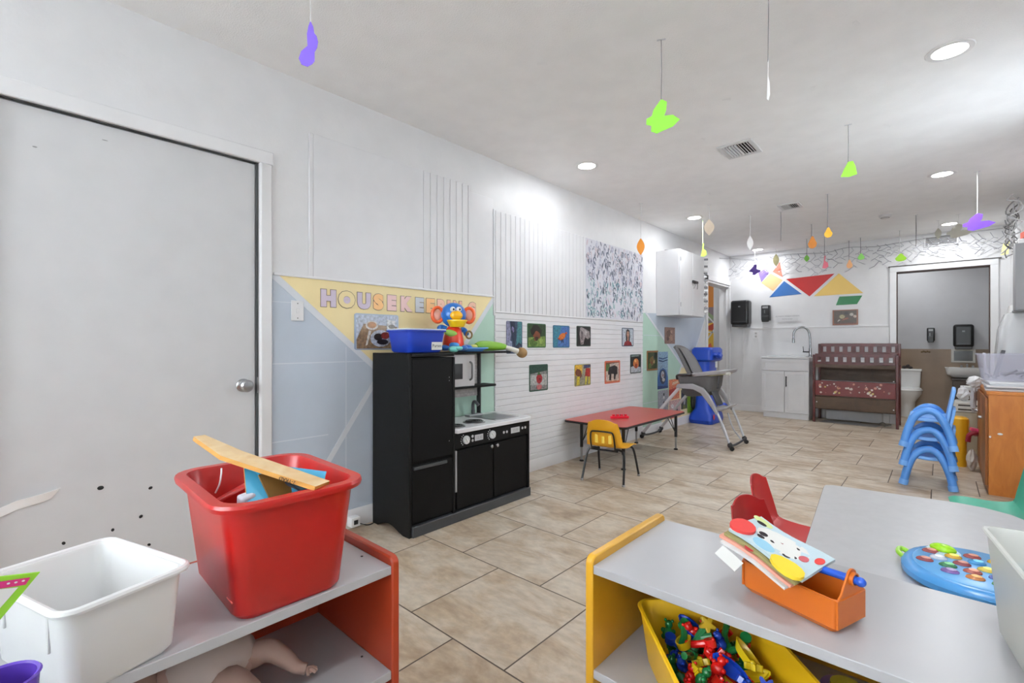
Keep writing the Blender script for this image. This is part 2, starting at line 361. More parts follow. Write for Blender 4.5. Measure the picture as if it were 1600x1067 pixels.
# beadboard panels on the left wall
def bead(n, y0, y1, z0, z1, x, step):
    m = MB(); m.box(.0005,y0,z0,x-.004,y1,z1); y = y0
    while y < y1-.004:
        b = min(y+step-.005, y1); m.box(x-.004,y,z0,x,b,z1); y += step
    return struct(m.build('trim_%d' % n, PANEL, bevel=.0025, seg=1))
bead(5,1.187,1.21,1.45,2.24,.010,.03)
struct(MB().box(.0005,1.21,1.45,.009,1.96,2.24).build('trim_11', PANEL, bevel=.002))
bead(12,1.96,2.378,1.45,2.24,.0115,.058); bead(6,2.652,5.108,1.322,2.117,.014,.058)
struct(MB().box(.0005,2.378,1.45,.006,2.63,2.2).box(.0005,2.633,1.3,.012,2.648,2.125).build('trim_13', PANEL, bevel=.002))
m = MB().box(.0005,2.647,.1,.006,5.108,1.33); z = .1
while z < 1.3: m.box(.006,2.647,z,.012,5.108,min(z+.044,1.33)); z += .049
struct(m.build('trim_7', PANEL, bevel=.003, seg=2))
struct(MB().box(.0005,1.0,1.438,.012,2.64,1.452).box(.0005,2.647,1.322,.017,5.108,1.334).build('trim_14', TRIM, bevel=.003))
struct(MB().box(.2,8.188,.1,2.06,8.2,1.325).box(.2,8.182,1.318,2.06,8.2,1.334).build('trim_8', WALL, bevel=.002))

# ================================================================ CEILING THINGS
def add_light(name, parent, loc, power, size=.13, col=(.93,.965,1), spread=180):
    l = bpy.data.lights.new(name, 'AREA'); l.shape = 'DISK'; l.size = size; l.energy = power; l.color = col; l.spread = math.radians(spread)
    o = bpy.data.objects.new(name, l); COL.objects.link(o); o.parent = parent; o.location = loc; return o
LENS = M('lamp_lens', (255,252,246), .4, emit=14)
def downlight(x, y, label, z=CEIL, power=LAMP_W):
    t = thing('recessed_light', (x,y,z), label, 'ceiling light', 'round recessed ceiling lights')
    m = MB(); m.lathe([(.068,-.004),(.09,-.004),(.094,0),(.068,0)],(0,0,-.0005),0,32,ring=True); m.build('trim_ring', WHITE, t, local=True)
    MB().lathe([(.001,-.0035),(.0665,-.0035),(.0665,-.001),(.001,-.001)],(0,0,0),0,32).build('lens', LENS, t, local=True)
    add_light('bulb', t, (0,0,-.012), power)
downlight(.468,3.235,'round recessed ceiling light above the white slatted panels on the left wall', power=4.0)
downlight(2.611,3.151,'largest glowing recessed ceiling light, at the upper right near the right wall')
downlight(.504,5.383,'recessed ceiling light in the left row above the white wall cabinet', power=5)
downlight(2.586,5.402,'recessed ceiling light in the right row, second from the camera', power=9)
downlight(.512,7.86,'recessed ceiling light at the far left corner above the tangram shapes', power=6)
downlight(2.653,7.7,'recessed ceiling light at the far end right above the wall grille', power=7)
for x, y in ((.5,-1.2),(2.6,-1.2),(2.6,.9)): downlight(x,y,'round recessed ceiling light behind the camera')
downlight(2.2,9.0,'round recessed ceiling light inside the bathroom', power=6)
downlight(-.8,7.8,'round recessed ceiling light in the hallway beyond the open doorway', power=5)

def vent(x0, y0, x1, y1, n, label):
    t = thing('ceiling_vent', ((x0+x1)/2,(y0+y1)/2,CEIL), label, 'vent', 'ceiling air vents')
    a, b = (x1-x0)/2, (y1-y0)/2; m = MB()
    for q in ((-a,-b,a,-b+.03),(-a,b-.03,a,b),(-a,-b+.03,-a+.03,b-.03),(a-.03,-b+.03,a,b-.03)): m.box(q[0],q[1],-.01,q[2],q[3],0)
    m.build('frame', WHT2, t, local=True, bevel=.003)
    MB().box(-a+.03,-b+.03,-.002,a-.03,b-.03,0).build('duct', BLK, t, local=True)
    for i in range(n):
        x = -a+.04+(2*a-.08)*i/(n-1); MB().obox((x,0,-.008),(.003,2*b-.062,.014),(0,.5 if i < n/2 else -.5,0)).build('slat', WHT2, t, local=True)
vent(1.365,3.56,1.6,3.85,9,'square white ceiling vent with open dark slats nearest the camera')
vent(1.32,5.47,1.52,5.70,8,'second smaller ceiling vent farther down the room')
t = thing('smoke_detector', (2.118,6.7,CEIL), 'round white smoke detector on the ceiling', 'smoke detector')
MB().lathe([(.001,-.035),(.035,-.035),(.055,-.022),(.062,0),(.001,0)],(0,0,0),0,28).build('housing', WHT2, t, local=True)
MB().lathe([(.037,-.0355),(.041,-.0335),(.041,-.03),(.037,-.03)],(0,0,0),0,28,ring=True).build('vent_ring', GREYP, t, local=True)
# return grille on the far wall
t = thing('wall_grille', (2.575,8.2,2.325), 'slatted white air return grille above the bathroom doorway', 'vent')
m = MB(); X0,X1,Z0,Z1 = 2.41,2.745,2.335,2.475
for q in ((X0,Z0,X1,Z0+.018),(X0,Z1-.018,X1,Z1),(X0,Z0+.018,X0+.02,Z1-.018),(X1-.02,Z0+.018,X1,Z1-.018)): m.box(q[0],8.185,q[1],q[2],8.2,q[3])
m.build('frame', WHT2, t, bevel=.002); MB().box(X0+.02,8.197,Z0+.018,X1-.02,8.1995,Z1-.018).build('duct', C(30,30,30,.7), t)
for i in range(7): MB().obox(((X0+X1)/2,8.19,Z0+.027+i*.0145),(X1-X0-.04,.012,.002),(-.7,0,0)).build('slat', WHT2, t)

# tape scraps left on the ceiling
for i,(x,y) in enumerate([(1.42,1.55),(1.07,1.9),(1.65,2.9),(1.35,3.35),(.95,4.6),(1.25,4.45),(1.3,5.0),(.62,4.3),(1.0,5.95),(.9,5.0),(1.3,6.4),(1.75,6.6),(2.25,6.1),(2.45,5.75),(2.6,6.0),(2.7,6.3),(1.05,6.9),(.8,6.6),(1.1,1.1),(2.3,2.6),(2.05,3.1),(2.32,3.95),(2.0,4.4)]):
    big = i == 0; a = random.uniform(0,3); l = .05 if big else random.uniform(.03,.06)
    m = MB().sheet([[(-l/2,-.009,-.001),(-l/2,.009,-.0015)],[(0,-.009,-.0015),(0,.009,-.003)],[(l/2,-.008,-.002),(l/2,.01,-.008)]],.0006,0,RT(x,y,CEIL,a))
    tag(m.build('tape_scrap', C(240,240,240,.3)), 'small scrap of white tape left stuck to the white ceiling', 'tape', 'tape scraps on the ceiling')

# hanging paper ornaments
BUT = [(.45,0),(.62,-.1),(.6,-.35),(.54,-.5),(.8,-.51),(1,-.67),(.8,-.85),(.47,-.95),(.32,-1),(.15,-.92),(.15,-.75),(0,-.7),(.01,-.53),(.17,-.46),(.22,-.28)]
BU2 = [(.5,0),(.7,.0),(.66,-.45),(.8,-.5),(1,-.55),(.98,-.72),(.7,-.85),(.62,-.92),(.5,-1),(.3,-.95),(.35,-.75),(0,-.62),(.2,-.4)]
EDG = [(.6,0),(.75,-.12),(.8,-.25),(.92,-.3),(1,-.42),(.95,-.55),(.82,-.65),(.82,-.85),(.7,-.92),(.45,-1),(.15,-.98),(0,-.86),(.12,-.7),(.45,-.55),(.42,-.3),(.5,-.12)]
BEL = [(.45,0),(.75,.0),(.9,-.35),(1,-.9),(.5,-1),(0,-.9),(.2,-.45)]
LEAF = [(.5+.5*math.sin(PI*i/10)**1.0,-i/10) for i in range(11)]+[(.5-.5*math.sin(PI*i/10),-i/10) for i in range(9,0,-1)]
PEAR = [(.5+.5*math.cos(a),-.62+.38*math.sin(a)) for a in [PI*(1.75-.15*i) for i in range(0,11)]][::-1]+[(.42,0),(.58,0)]
PEAR = [(.4,0),(.6,0),(.78,-.3),(1,-.6),(.9,-.88),(.6,-1),(.35,-1),(.1,-.88),(0,-.6),(.22,-.3)]
STRIP = [(.4,0),(.6,0),(.5,-.4),(.9,-.55),(1,-.85),(.6,-1),(.1,-.95),(.3,-.5)]
def orn(x, y, ppm, ytop, ybot, wpx, poly, col, kind, label, string=(225,225,225), rz=None, name='paper_butterfly'):
    zt = 1.08+(537-ytop)/ppm; h = (ybot-ytop)/ppm; wd = wpx/ppm
    if rz is None: rz = math.atan2(y, x-2.58)-PI/2
    t = thing(name, (x,y,CEIL), label, kind, 'paper cut-outs hanging from the ceiling', rz)
    L = CEIL-zt; rr = .0014 if ppm > 200 else .003
    MB().tube([(0,0,0),(.002,.002,-L*.5),(0,0,-L-.004)], rr, 0, 5).build('string', C(*string,.6), t, local=True)
    MB().box(-.02,-.006,-.0015,.02,.006,0).build('tape', C(216,218,224,.3), t, local=True)
    if poly:
        xo = max(poly, key=lambda p: p[1])[0]
        m = MB(); m.prism([((p[0]-xo)*wd, p[1]*h-L) for p in poly], 'Y', -.0008, .0008)
        m.build('cut_out', C(*col,.5), t, local=True)
GREY = (120,120,125)
orn(1.003,.732,464,32,105,28,EDG,(128,98,214),'ornament','purple paper butterfly hanging at the upper left, seen edge on')
orn(1.603,2.128,332,155,208,50,BUT,(150,232,70),'ornament','large lime green paper butterfly on a dark string, nearest of the green ones',(105,105,115))
orn(2.099,1.961,417,95,158,5,STRIP,(240,240,240),'ornament','white paper cut-out seen edge on, hanging from a long grey string',GREY)
orn(2.129,3.774,239,253,277,21,BEL,(150,225,60),'ornament','green bell shaped paper cut-out hanging below the right ceiling area',(110,110,110),name='paper_bell')
orn(2.803,5.518,188,333,360,37,BUT,(118,72,205),'ornament','bright purple paper butterfly near the wall grille at the right')
orn(.306,4.475,153,372,399,12,LEAF,(226,140,30),'ornament','orange pointed paper leaf hanging beside the hand print poster',name='paper_leaf')
orn(.543,5.531,136,380,401,10,STRIP,(180,240,90),'ornament','pale lime curled paper cut-out hanging in front of the wall cabinet',(200,225,170))
orn(.808,4.989,152,342,368,15,LEAF,(232,214,192),'ornament','cream paper leaf hanging beside the second left ceiling light',name='paper_leaf')
orn(.997,5.72,140,368,391,9,LEAF,(240,240,240),'ornament','white paper leaf hanging above the towel dispenser corner',name='paper_leaf')
orn(1.29,5.776,144,376,376,0,None,(0,0,0),'string','loose grey string hanging from beside the smaller ceiling vent, nothing on it',GREY,name='hanging_string')
orn(1.431,6.609,131,369,388,12,PEAR,(224,140,50),'ornament','deep orange paper pear hanging above the red tangram triangle',GREY,name='paper_pear')
orn(1.775,5.384,164,355,371,11,PEAR,(244,186,50),'ornament','amber yellow paper pear, highest of the small ones in the middle',GREY,name='paper_pear')
orn(1.221,7.5,113,400,411,7,LEAF,(120,190,70),'ornament','tiny mid green paper leaf below the deep orange pear',GREY,name='paper_leaf')
orn(1.455,7.297,120,400,420,9,STRIP,(238,120,140),'ornament','pink paper cut-out hanging in front of the string lights',GREY)
orn(1.631,8.02,110,409,422,8,PEAR,(246,184,130),'ornament','pale peach paper cut-out hanging by the far wall above the yellow triangle',GREY,name='paper_pear')
orn(1.773,7.9,115,397,407,9,PEAR,(150,228,110),'ornament','small mint green paper cut-out near the far wall, right of the peach one',GREY,name='paper_pear')
orn(2.191,7.74,123,397,409,14,PEAR,(180,245,60),'ornament','round neon lime paper cut-out left above the bathroom doorway',(190,190,190),name='paper_pear')
orn(.484,7.8,101,416,432,16,BU2,(100,66,170),'ornament','dark violet paper butterfly in front of the tangram tail',(235,235,235))
orn(.729,8.0,97,405,424,8,LEAF,(130,124,88),'ornament','olive brown paper leaf beside the coral tangram triangle',(180,180,180),name='paper_leaf')
orn(2.72,7.2,141,350,372,30,BUT,(196,194,180),'ornament','stone grey paper butterfly behind the purple butterfly at the right')
orn(2.555,7.4,134,357,375,8,LEAF,(192,190,178),'ornament','narrow grey paper leaf hanging in front of the wall grille',name='paper_leaf')
orn(2.372,6.927,141,384,384,0,None,(0,0,0),'string','loose dark string hanging above the bathroom doorway, nothing on it',(80,80,80),name='hanging_string')

# icicle string lights along the far wall
t = thing('string_lights', (.02,8.15,2.3), 'white icicle string lights with grey cords draped along the far wall', 'string lights')
WIRE = C(168,168,176,.5); pts = [(.01,7.7,2.42),(.02,8.0,2.45),(.04,8.16,2.47),(.388,8.16,2.42),(.795,8.16,2.44),(1.05,8.16,2.42),(1.352,8.16,2.40),(1.6,8.16,2.44),(1.9,8.16,2.41),(2.2,8.15,2.43),(2.5,8.15,2.45),(2.85,8.15,2.46),(3.13,8.15,2.46)]
MB().tube(smoothp(pts,4), .004, 0, 5).build('main_cord', C(150,150,154,.5), t)
WB = C(120,120,132,.5); TIP = C(235,235,240,.3)
random.seed(11)
for i in range(34):
    x = .06+i*.0925+random.uniform(-.02,.02); z = 2.43; y = 8.155; p = [(x,y,z)]; side = 1; m = MB()
    for k in range(random.choice([3,4,5,6,4])):
        x2 = min(3.15,x+side*random.uniform(.015,.045)); z -= random.uniform(.035,.07); p.append((x2,y-random.uniform(0,.015),z)); 
        if random.random() < .7:
            q = (min(3.17,x2+side*random.uniform(.03,.06)), y-.01, z-random.uniform(.0,.03)); m.tube([p[-1],q], .0035, 0, 4); m.ell(q,(.006,.006,.009),1,seg=6,rings=4)
        side *= -1
    m.tube(p, .0035, 0, 4); m.build('light_strand', [WB if random.random() < .45 else WIRE, TIP], t)
# tangle of lights bundled in the right corner
t = thing('tangled_string_lights', (3.12,7.1,2.0), 'tangle of grey and white string light cords hung in the far right corner', 'string lights')
for k in range(9):
    p = []; x, y, z = 3.1+random.uniform(-.03,.03), 6.2+k*.16, 2.45
    for j in range(9): p.append((min(3.17,max(2.98,x+random.uniform(-.05,.05))), y+random.uniform(-.06,.06), z-j*.055+random.uniform(-.02,.02)))
    MB().tube(smoothp(p,3), .006, 0, 5).build('cord_loop', C(*random.choice([(150,150,152),(200,200,202),(105,105,108)]),.5), t)

# ================================================================ WALL ITEMS
LP = C(206,192,208,.5); LO = C(242,190,130,.5); LK = C(236,200,196,.5); LG = C(206,210,214,.5); LI = C(232,184,160,.5)
LETT = [('H',1.252,1.347,LP,'mauve'),('O',1.355,1.467,YELW,'plain outlined'),('U',1.476,1.57,LP,'mauve'),('S',1.583,1.659,LO,'orange'),('E',1.682,1.753,LK,'pale pink'),('K',1.782,1.876,LK,'pink'),('E',1.897,1.97,LG,'grey'),('E',1.986,2.062,LO,'pale orange'),('P',2.08,2.15,LI,'tan'),('I',2.17,2.20,LI,'tan'),('N',2.225,2.31,LI,'tan'),('G',2.365,2.449,LI,'salmon')]
LAB = {0:'mauve paper letter H, first of the word on the yellow wall', 1:'large outlined paper letter O, second letter of the wall word', 2:'mauve paper letter U between the O and the S', 3:'bright orange paper letter S on the yellow wall', 4:'pale pink paper letter E between the S and the K', 5:'pink paper letter K above the breakfast picture', 6:'grey paper letter E right after the K', 7:'pale orange paper letter E partly behind the blue toy ear', 8:'tan paper letter P behind the blue toy head', 9:'tan paper letter I behind the blue toy head', 10:'tan paper letter N behind the right orange ear of the toy', 11:'salmon paper letter G, last of the wall word'}
OUTL = C(120,108,104,.6)
for i,(ch,y0,y1,mt,_) in enumerate(LETT):
    c = (y0+y1)/2; size = .115
    t = thing('paper_letter', (.0035,c,1.28), LAB[i], 'letter', 'paper letters spelling housekeeping')
    for nm, bold, x, mm, dp in (('outline',.0125,.0044,OUTL,.0006),('face',.0095,.0056,mt,.0006)):
        m = MB().text(ch, (x,c,1.333), (0,1,0), (0,0,1), size, dp, 0, 'CENTER', bold)
        ys = [v[1] for v in m.v]; k = ((y1-y0)*(1 if bold > .01 else .94))/(max(ys)-min(ys)) if ch != 'I' else 1
        m.v = [(v[0], c+(v[1]-(max(ys)+min(ys))/2)*k, v[2]) for v in m.v]
        m.build(nm, mm, t, smooth=False)
    if ch == 'O': MB().text('O', (.0064,c,1.333), (0,1,0), (0,0,1), .04, .0004, 0, 'CENTER', .007).build('inner_ring', LP, t, smooth=False)

def ellp(cx, cy, rx, ry, n=14, a=0):
    return [(cx+rx*math.cos(t)*math.cos(a)-ry*math.sin(t)*math.sin(a), cy+rx*math.cos(t)*math.sin(a)+ry*math.sin(t)*math.cos(a)) for t in [2*PI*k/n for k in range(n)]]
def blob(cx, cy, r, n=11, seed=1, k=.35):
    R = random.Random(seed); return [(cx+r*(1-k+k*2*R.random())*math.cos(2*PI*i/n), cy+r*(1-k+k*2*R.random())*math.sin(2*PI*i/n)) for i in range(n)]
def card(label, a0, a1, z0, z1, border, shapes, wall='L', base=.0125, cat='picture', name='picture_card', bw=.05, group='picture cards on the left wall'):
    m = MB(); mats = [C(*border,.3)]; W = a1-a0; H = z1-z0
    def quad(poly, mi, lay):
        d0 = base+.0015; d1 = base+.0015+.0003*lay
        if wall == 'L': m.prism([(a0+u*W, z0+v*H) for u, v in poly], 'X', d0, d1, mi)
        else: m.prism([(a0+u*W, z0+v*H) for u, v in poly], 'Y', FY-d1, FY-d0, mi)
    pl = [(0,0),(1,0),(1,1),(0,1)]
    if wall == 'L': m.prism([(a0+u*W, z0+v*H) for u, v in rrect(.5,.5,.05,3,.5,.5)], 'X', base, base+.0015, 0)
    else: m.prism([(a0+u*W, z0+v*H) for u, v in pl], 'Y', FY-base-.0015, FY-base, 0)
    for i, (c, poly) in enumerate(shapes):
        mats.append(C(*c,.35, c2=tuple(max(0,int(q*.72)) for q in c), vscale=55)); lay = i+1
        poly = [(min(1-bw,max(bw,u)), min(1-bw,max(bw,v))) for u, v in poly]
        quad(poly, i+1, lay)
    return tag(m.build(name, mats, smooth=False), label, cat, group)
FULL = [(0,0),(1,0),(1,1),(0,1)]
card('framed breakfast picture of a plate, bowl and cup on the yellow wall', 1.459,1.767,1.043,1.262,(150,164,184),
 [((196,204,218),FULL),((150,120,88),[(.05,0),(.05,.3),(.2,.72),(.98,.66),(.98,0)]),((226,222,214),ellp(.38,.68,.14,.13)),((176,120,70),ellp(.38,.69,.1,.09)),((200,206,220),ellp(.58,.32,.24,.24)),((46,38,40),ellp(.52,.36,.1,.1)),((40,34,38),ellp(.62,.22,.13,.08)),((150,50,44),ellp(.68,.4,.1,.1)),((230,224,216),[(.24,.12),(.28,.14),(.36,.52),(.31,.54)]),((236,236,236),[(.72,.6),(.9,.58),(.92,.82),(.72,.86)]),((120,110,100),ellp(.83,.66,.08,.06))], base=.003, bw=.035)
card('tall poster of dark blue tree trunks over water, left end of the top row', 2.772,2.966,1.0,1.262,(70,84,108),
 [((60,76,104),FULL),((70,132,140),[(.6,.25),(.96,.3),(.96,1),(.7,1)]),((140,140,168),[(0,1),(.2,1),(.3,.6),(.15,.2),(0,.1)]),((34,44,70),[(.25,1),(.5,1),(.62,.55),(.5,.2),(.35,.5)]),((150,160,190),blob(.25,.3,.12,9,3)),((130,120,160),blob(.4,.75,.08,9,4)),((28,38,60),blob(.75,.15,.16,9,5)),((170,178,200),[(.82,.08),(.9,.1),(.84,.26)])],bw=.01)
card('picture card of a brown animal sitting on green grass', 3.031,3.282,1.046,1.252,(52,92,58),
 [((48,78,40),FULL),((122,150,70),[(0,0),(1,0),(1,.48),(0,.42)]),((84,116,46),blob(.3,.2,.18,9,2)),((36,30,22),blob(.45,.7,.26,12,6)),((128,70,44),blob(.48,.5,.2,12,7)),((60,34,24),blob(.5,.38,.1,9,8)),((146,170,90),blob(.72,.25,.14,9,9))])
card('picture card of an orange bird on a blue background', 3.384,3.639,1.044,1.246,(58,104,128),
 [((72,112,176),FULL),((60,130,150),[(0,0),(.25,0),(.35,.5),(.5,1),(0,1)]),((216,116,44),ellp(.54,.5,.23,.14,14,.55)),((206,80,40),ellp(.78,.66,.07,.05)),((196,70,40),[(.24,.42),(.42,.34),(.4,.46)]),((50,44,60),[(.5,.22),(.53,.22),(.53,.38),(.5,.38)]),((50,44,60),[(.6,.22),(.63,.22),(.6,.38),(.57,.38)])])
card('picture card of a pale grey horse head on black', 3.754,3.998,1.055,1.25,(48,66,56),
 [((36,34,34),FULL),((160,150,150),[(.25,.92),(.35,.95),(.9,.75),(.96,.45),(.8,.35),(.6,.45),(.45,.1),(.3,.08),(.25,.3),(.2,.6)]),((110,102,104),[(.3,.8),(.45,.7),(.42,.3),(.3,.35)]),((40,36,36),ellp(.37,.66,.03,.04)),((54,48,48),ellp(.36,.16,.04,.03)),((196,188,186),[(.55,.8),(.75,.72),(.65,.55),(.52,.62)])])
card('picture card of a dark haired woman in a red top', 4.617,4.876,1.051,1.254,(74,88,104),
 [((196,206,216),FULL),((40,28,28),[(.36,.22),(.66,.22),(.7,.6),(.64,.88),(.5,.94),(.38,.88),(.32,.6)]),((150,40,44),[(.14,0),(.24,.24),(.42,.3),(.58,.3),(.76,.24),(.88,0)]),((206,160,138),ellp(.51,.66,.11,.17)),((206,160,138),[(.46,.3),(.56,.3),(.55,.52),(.47,.52)]),((60,40,40),ellp(.46,.7,.02,.015)),((60,40,40),ellp(.56,.7,.02,.015)),((170,80,80),ellp(.51,.56,.04,.014))])
card('picture card of a single red strawberry, left end of the bottom row', 3.056,3.31,.674,.902,(50,82,68),
 [((140,140,138),FULL),((44,74,62),[(0,.66),(1,.75),(1,1),(0,1)]),((186,186,182),[(0,.25),(1,.2),(1,.62),(0,.6)]),((172,44,50),[(.36,.52),(.45,.64),(.6,.64),(.7,.5),(.66,.35),(.52,.26),(.4,.34)]),((70,110,60),[(.42,.62),(.5,.74),(.56,.66),(.66,.62),(.5,.6)]),((190,110,112),ellp(.52,.15,.15,.1)),((120,28,34),blob(.55,.45,.06,7,3))])
card('picture card split between yellow and red toys', 3.722,3.998,.675,.88,(150,140,60),
 [((150,150,130),FULL),((226,180,60),[(0,.5),(.46,.55),(.46,1),(0,1)]),((110,60,40),blob(.25,.6,.2,9,4)),((60,66,110),[(.56,.8),(1,.86),(1,1),(.56,1)]),((176,50,44),[(.62,.45),(.94,.4),(.96,.8),(.7,.82)]),((206,190,60),[(.1,.04),(.3,.04),(.3,.45),(.12,.45)]),((206,196,70),[(.62,.06),(.72,.06),(.78,.42),(.66,.42)]),((214,200,80),[(.84,.06),(.93,.06),(.94,.4),(.85,.4)])],bw=.02)
card('picture card of a dark elephant with an orange border', 4.262,4.576,.666,.902,(190,98,72),
 [((206,190,176),FULL),((90,120,66),[(0,.55),(.35,.55),(.3,1),(0,1)]),((120,70,50),[(0,.85),(1,.9),(1,1),(0,1)]),((52,48,50),[(.2,.5),(.3,.72),(.6,.8),(.8,.72),(.82,.4),(.72,.36),(.68,.16),(.58,.16),(.58,.4),(.42,.42),(.4,.14),(.28,.14),(.3,.4),(.22,.38)]),((176,176,176),[(.35,.76),(.6,.84),(.7,.9),(.45,.86)]),((180,170,160),[(.84,.7),(.92,.5),(.88,.2),(.84,.2)]),((214,150,110),[(0,0),(1,0),(1,.1),(0,.12)])],bw=.07)
card('picture card of an orange egg in a white stand', 4.803,5.06,.747,.959,(50,66,62),
 [((48,54,54),FULL),((190,196,204),[(0,0),(1,0),(1,.3),(.6,.36),(.3,.38),(0,.34)]),((212,122,64),ellp(.52,.52,.26,.27)),((150,64,44),[(.4,.34),(.52,.24),(.66,.34),(.6,.5),(.44,.5)]),((236,180,110),ellp(.46,.66,.1,.08)),((150,164,160),[(.1,.88),(.8,.9),(.8,.95),(.1,.95)])])
card('picture card of green leaves with an orange frame on the mint wall', 5.221,5.528,.758,.997,(150,104,56),
 [((60,84,44),FULL),((132,110,60),blob(.45,.5,.22,10,2)),((150,60,50),blob(.4,.4,.07,7,3)),((190,170,110),blob(.62,.42,.08,8,5)),((34,56,34),blob(.75,.75,.16,9,6)),((100,130,60),blob(.25,.25,.14,9,7))],base=.0035,bw=.09)
card('small unframed brown picture high on the lavender wall', 5.71,6.019,1.08,1.289,(140,112,104),
 [((150,116,104),FULL),((110,78,66),blob(.4,.6,.24,10,2)),((172,136,112),blob(.62,.38,.2,10,3)),((90,60,56),blob(.3,.3,.12,9,6)),((190,150,130),blob(.65,.75,.12,9,8))],base=.0035,bw=.0)
card('tall light blue poster with an oval picture beside the mint wall', 5.51,5.804,.52,.98,(120,164,204),
 [((152,186,214),FULL),((40,80,140),[(.1,.86),(.5,.82),(.95,.86),(.95,.83),(.5,.79),(.1,.82)]),((24,60,110),[(.1,.79),(.5,.75),(.95,.79),(.95,.76),(.5,.72),(.1,.75)]),((56,110,180),[(0,.05),(1,.05),(1,.3),(.8,.5),(.5,.56),(.2,.5),(0,.3)]),((50,60,90),ellp(.5,.32,.3,.2)),((196,200,206),ellp(.46,.38,.16,.1)),((176,120,110),ellp(.5,.36,.06,.04)),((206,206,204),ellp(.55,.24,.14,.05)),((30,66,140),[(0,0),(1,0),(1,.06),(0,.09)])],base=.0035,bw=.0)
card('grey poster with small dark figures, below the light blue one', 5.52,5.82,.15,.5,(150,154,162),
 [((170,174,184),FULL),((50,50,56),ellp(.55,.85,.07,.05)),((236,236,236),ellp(.55,.73,.08,.05)),((50,50,56),ellp(.55,.55,.07,.05)),((236,236,236),ellp(.55,.42,.08,.05)),((206,212,222),[(.1,.05),(.9,.05),(.9,.2),(.1,.2)])],base=.0035,bw=.02)
card('orange and white picture behind the high chair back legs', 5.84,6.16,.36,.62,(220,90,50),
 [((236,140,96),FULL),((196,66,40),[(0,.2),(.7,.3),(1,.5),(1,.7),(.5,.55),(0,.5)]),((240,210,180),[(.3,.7),(.9,.8),(.9,.9),(.3,.85)])],base=.0035,bw=.0)
card('pink and white collage card behind the high chair', 5.84,6.2,.12,.35,(214,180,178),
 [((222,186,184),FULL),((90,84,90),blob(.6,.4,.18,9,3)),((200,60,60),[(0,0),(.7,0),(.7,.2),(0,.2)]),((240,240,240),blob(.3,.65,.14,8,4))],base=.0035,bw=.0)
card('small grey and green flower picture low on the wall', 6.22,6.42,.2,.46,(70,74,64),
 [((92,92,88),FULL),((196,196,206),blob(.5,.5,.24,10,4)),((60,70,50),blob(.4,.75,.2,10,5)),((130,136,70),[(.2,0),(.8,0),(.7,.2),(.3,.2)])],base=.0035,bw=.0)
card('bright green picture with a dark oval low on the wall', 6.43,6.78,.13,.47,(120,166,50),
 [((150,196,60),FULL),((36,52,36),ellp(.62,.5,.34,.42)),((86,96,84),ellp(.55,.45,.1,.28)),((196,206,190),ellp(.48,.35,.04,.18))],base=.0035,bw=.0)
card('near black picture low on the wall beside the blue plastic toy', 6.79,7.08,.15,.5,(26,34,28),
 [((26,36,28),FULL),((40,52,40),blob(.4,.5,.3,10,2))],base=.0035,bw=.0)
card('small wooden framed food picture on the far wall', 1.417,1.718,1.345,1.565,(128,76,50),
 [((84,66,52),FULL),((110,54,36),[(0,0),(1,0),(1,.14),(0,.12)]),((190,180,140),ellp(.38,.55,.11,.13)),((206,196,184),ellp(.75,.68,.08,.1)),((196,176,160),ellp(.88,.55,.07,.09)),((226,216,206),[(.2,.22),(.32,.34),(.24,.38)]),((176,96,70),[(.36,.28),(.64,.42),(.6,.5),(.42,.4)]),((50,40,36),blob(.55,.78,.1,8,3))], wall='F', bw=.06, group=None)
# faint printed line on the far wall
t = MB(); t.box(.695,8.187,1.42,.985,8.188,1.47,0)
t.text('ALWAYS WASH HANDS', (.84,8.1865,1.50), (1,0,0), (0,0,1), .03, .0004, 1); t.text('WITH SOAP', (.84,8.1865,1.455), (1,0,0), (0,0,1), .026, .0004, 1)
tag(t.build('wall_notice', [C(216,216,217,.5), C(150,150,152,.6)], smooth=False), 'faint two line grey lettering on the far wall above the faucet', 'notice')

# hand print poster: sheet with many brushed prints
random.seed(5)
t = thing('handprint_poster', (.016,4.5,1.335), 'large white poster covered in grey and teal hand prints', 'poster')
PY0,PY1,PZ0,PZ1 = 3.907,5.1,1.338,2.112
MB().sheet([[(.0165,PY0,PZ0),(.0165,PY0,PZ1)],[(.018,4.5,PZ0),(.018,4.5,PZ1)],[(.0165,PY1,PZ0),(.0165,PY1,PZ1)]],.0012).build('sheet', C(214,214,222,.5), t)
cols = [(176,176,194),(120,124,140),(196,198,212),(96,104,122),(140,166,176),(104,146,156),(206,190,196),(84,92,104),(190,206,206)]
m = MB()
for i in range(760):
    y = random.uniform(PY0+.02,PY1-.02); z = random.uniform(PZ0+.02,PZ1-.02); low = (z-PZ0)/(PZ1-PZ0)
    ci = random.choice([0,0,2,1,3,6,7] if low > .5 else [1,3,4,5,5,8,8,6,7,0])
    a = random.uniform(-.5,.5)+(PI/2); r = random.uniform(.014,.038)
    if random.random() < .3:
        p = []
        for k in range(14):
            th = 2*PI*k/14*.9; p.append((y+r*.8*math.cos(th), z+r*math.sin(th)))
        q = [(y+r*.45*math.cos(2*PI*k/14*.9), z+r*.6*math.sin(2*PI*k/14*.9)) for k in range(13,-1,-1)]
        m.prism(p+q,'X',.0184,.0186+.00002*(i % 9),ci)
    else: m.prism([(y+u, z+v) for u, v in ellp(0,0,r*.9,r*.3,8,a)],'X',.0184,.0186+.00002*(i % 9),ci)
o = m.build('hand_print', [C(*c,.6) for c in cols], t, smooth=False); o['kind'] = 'stuff'

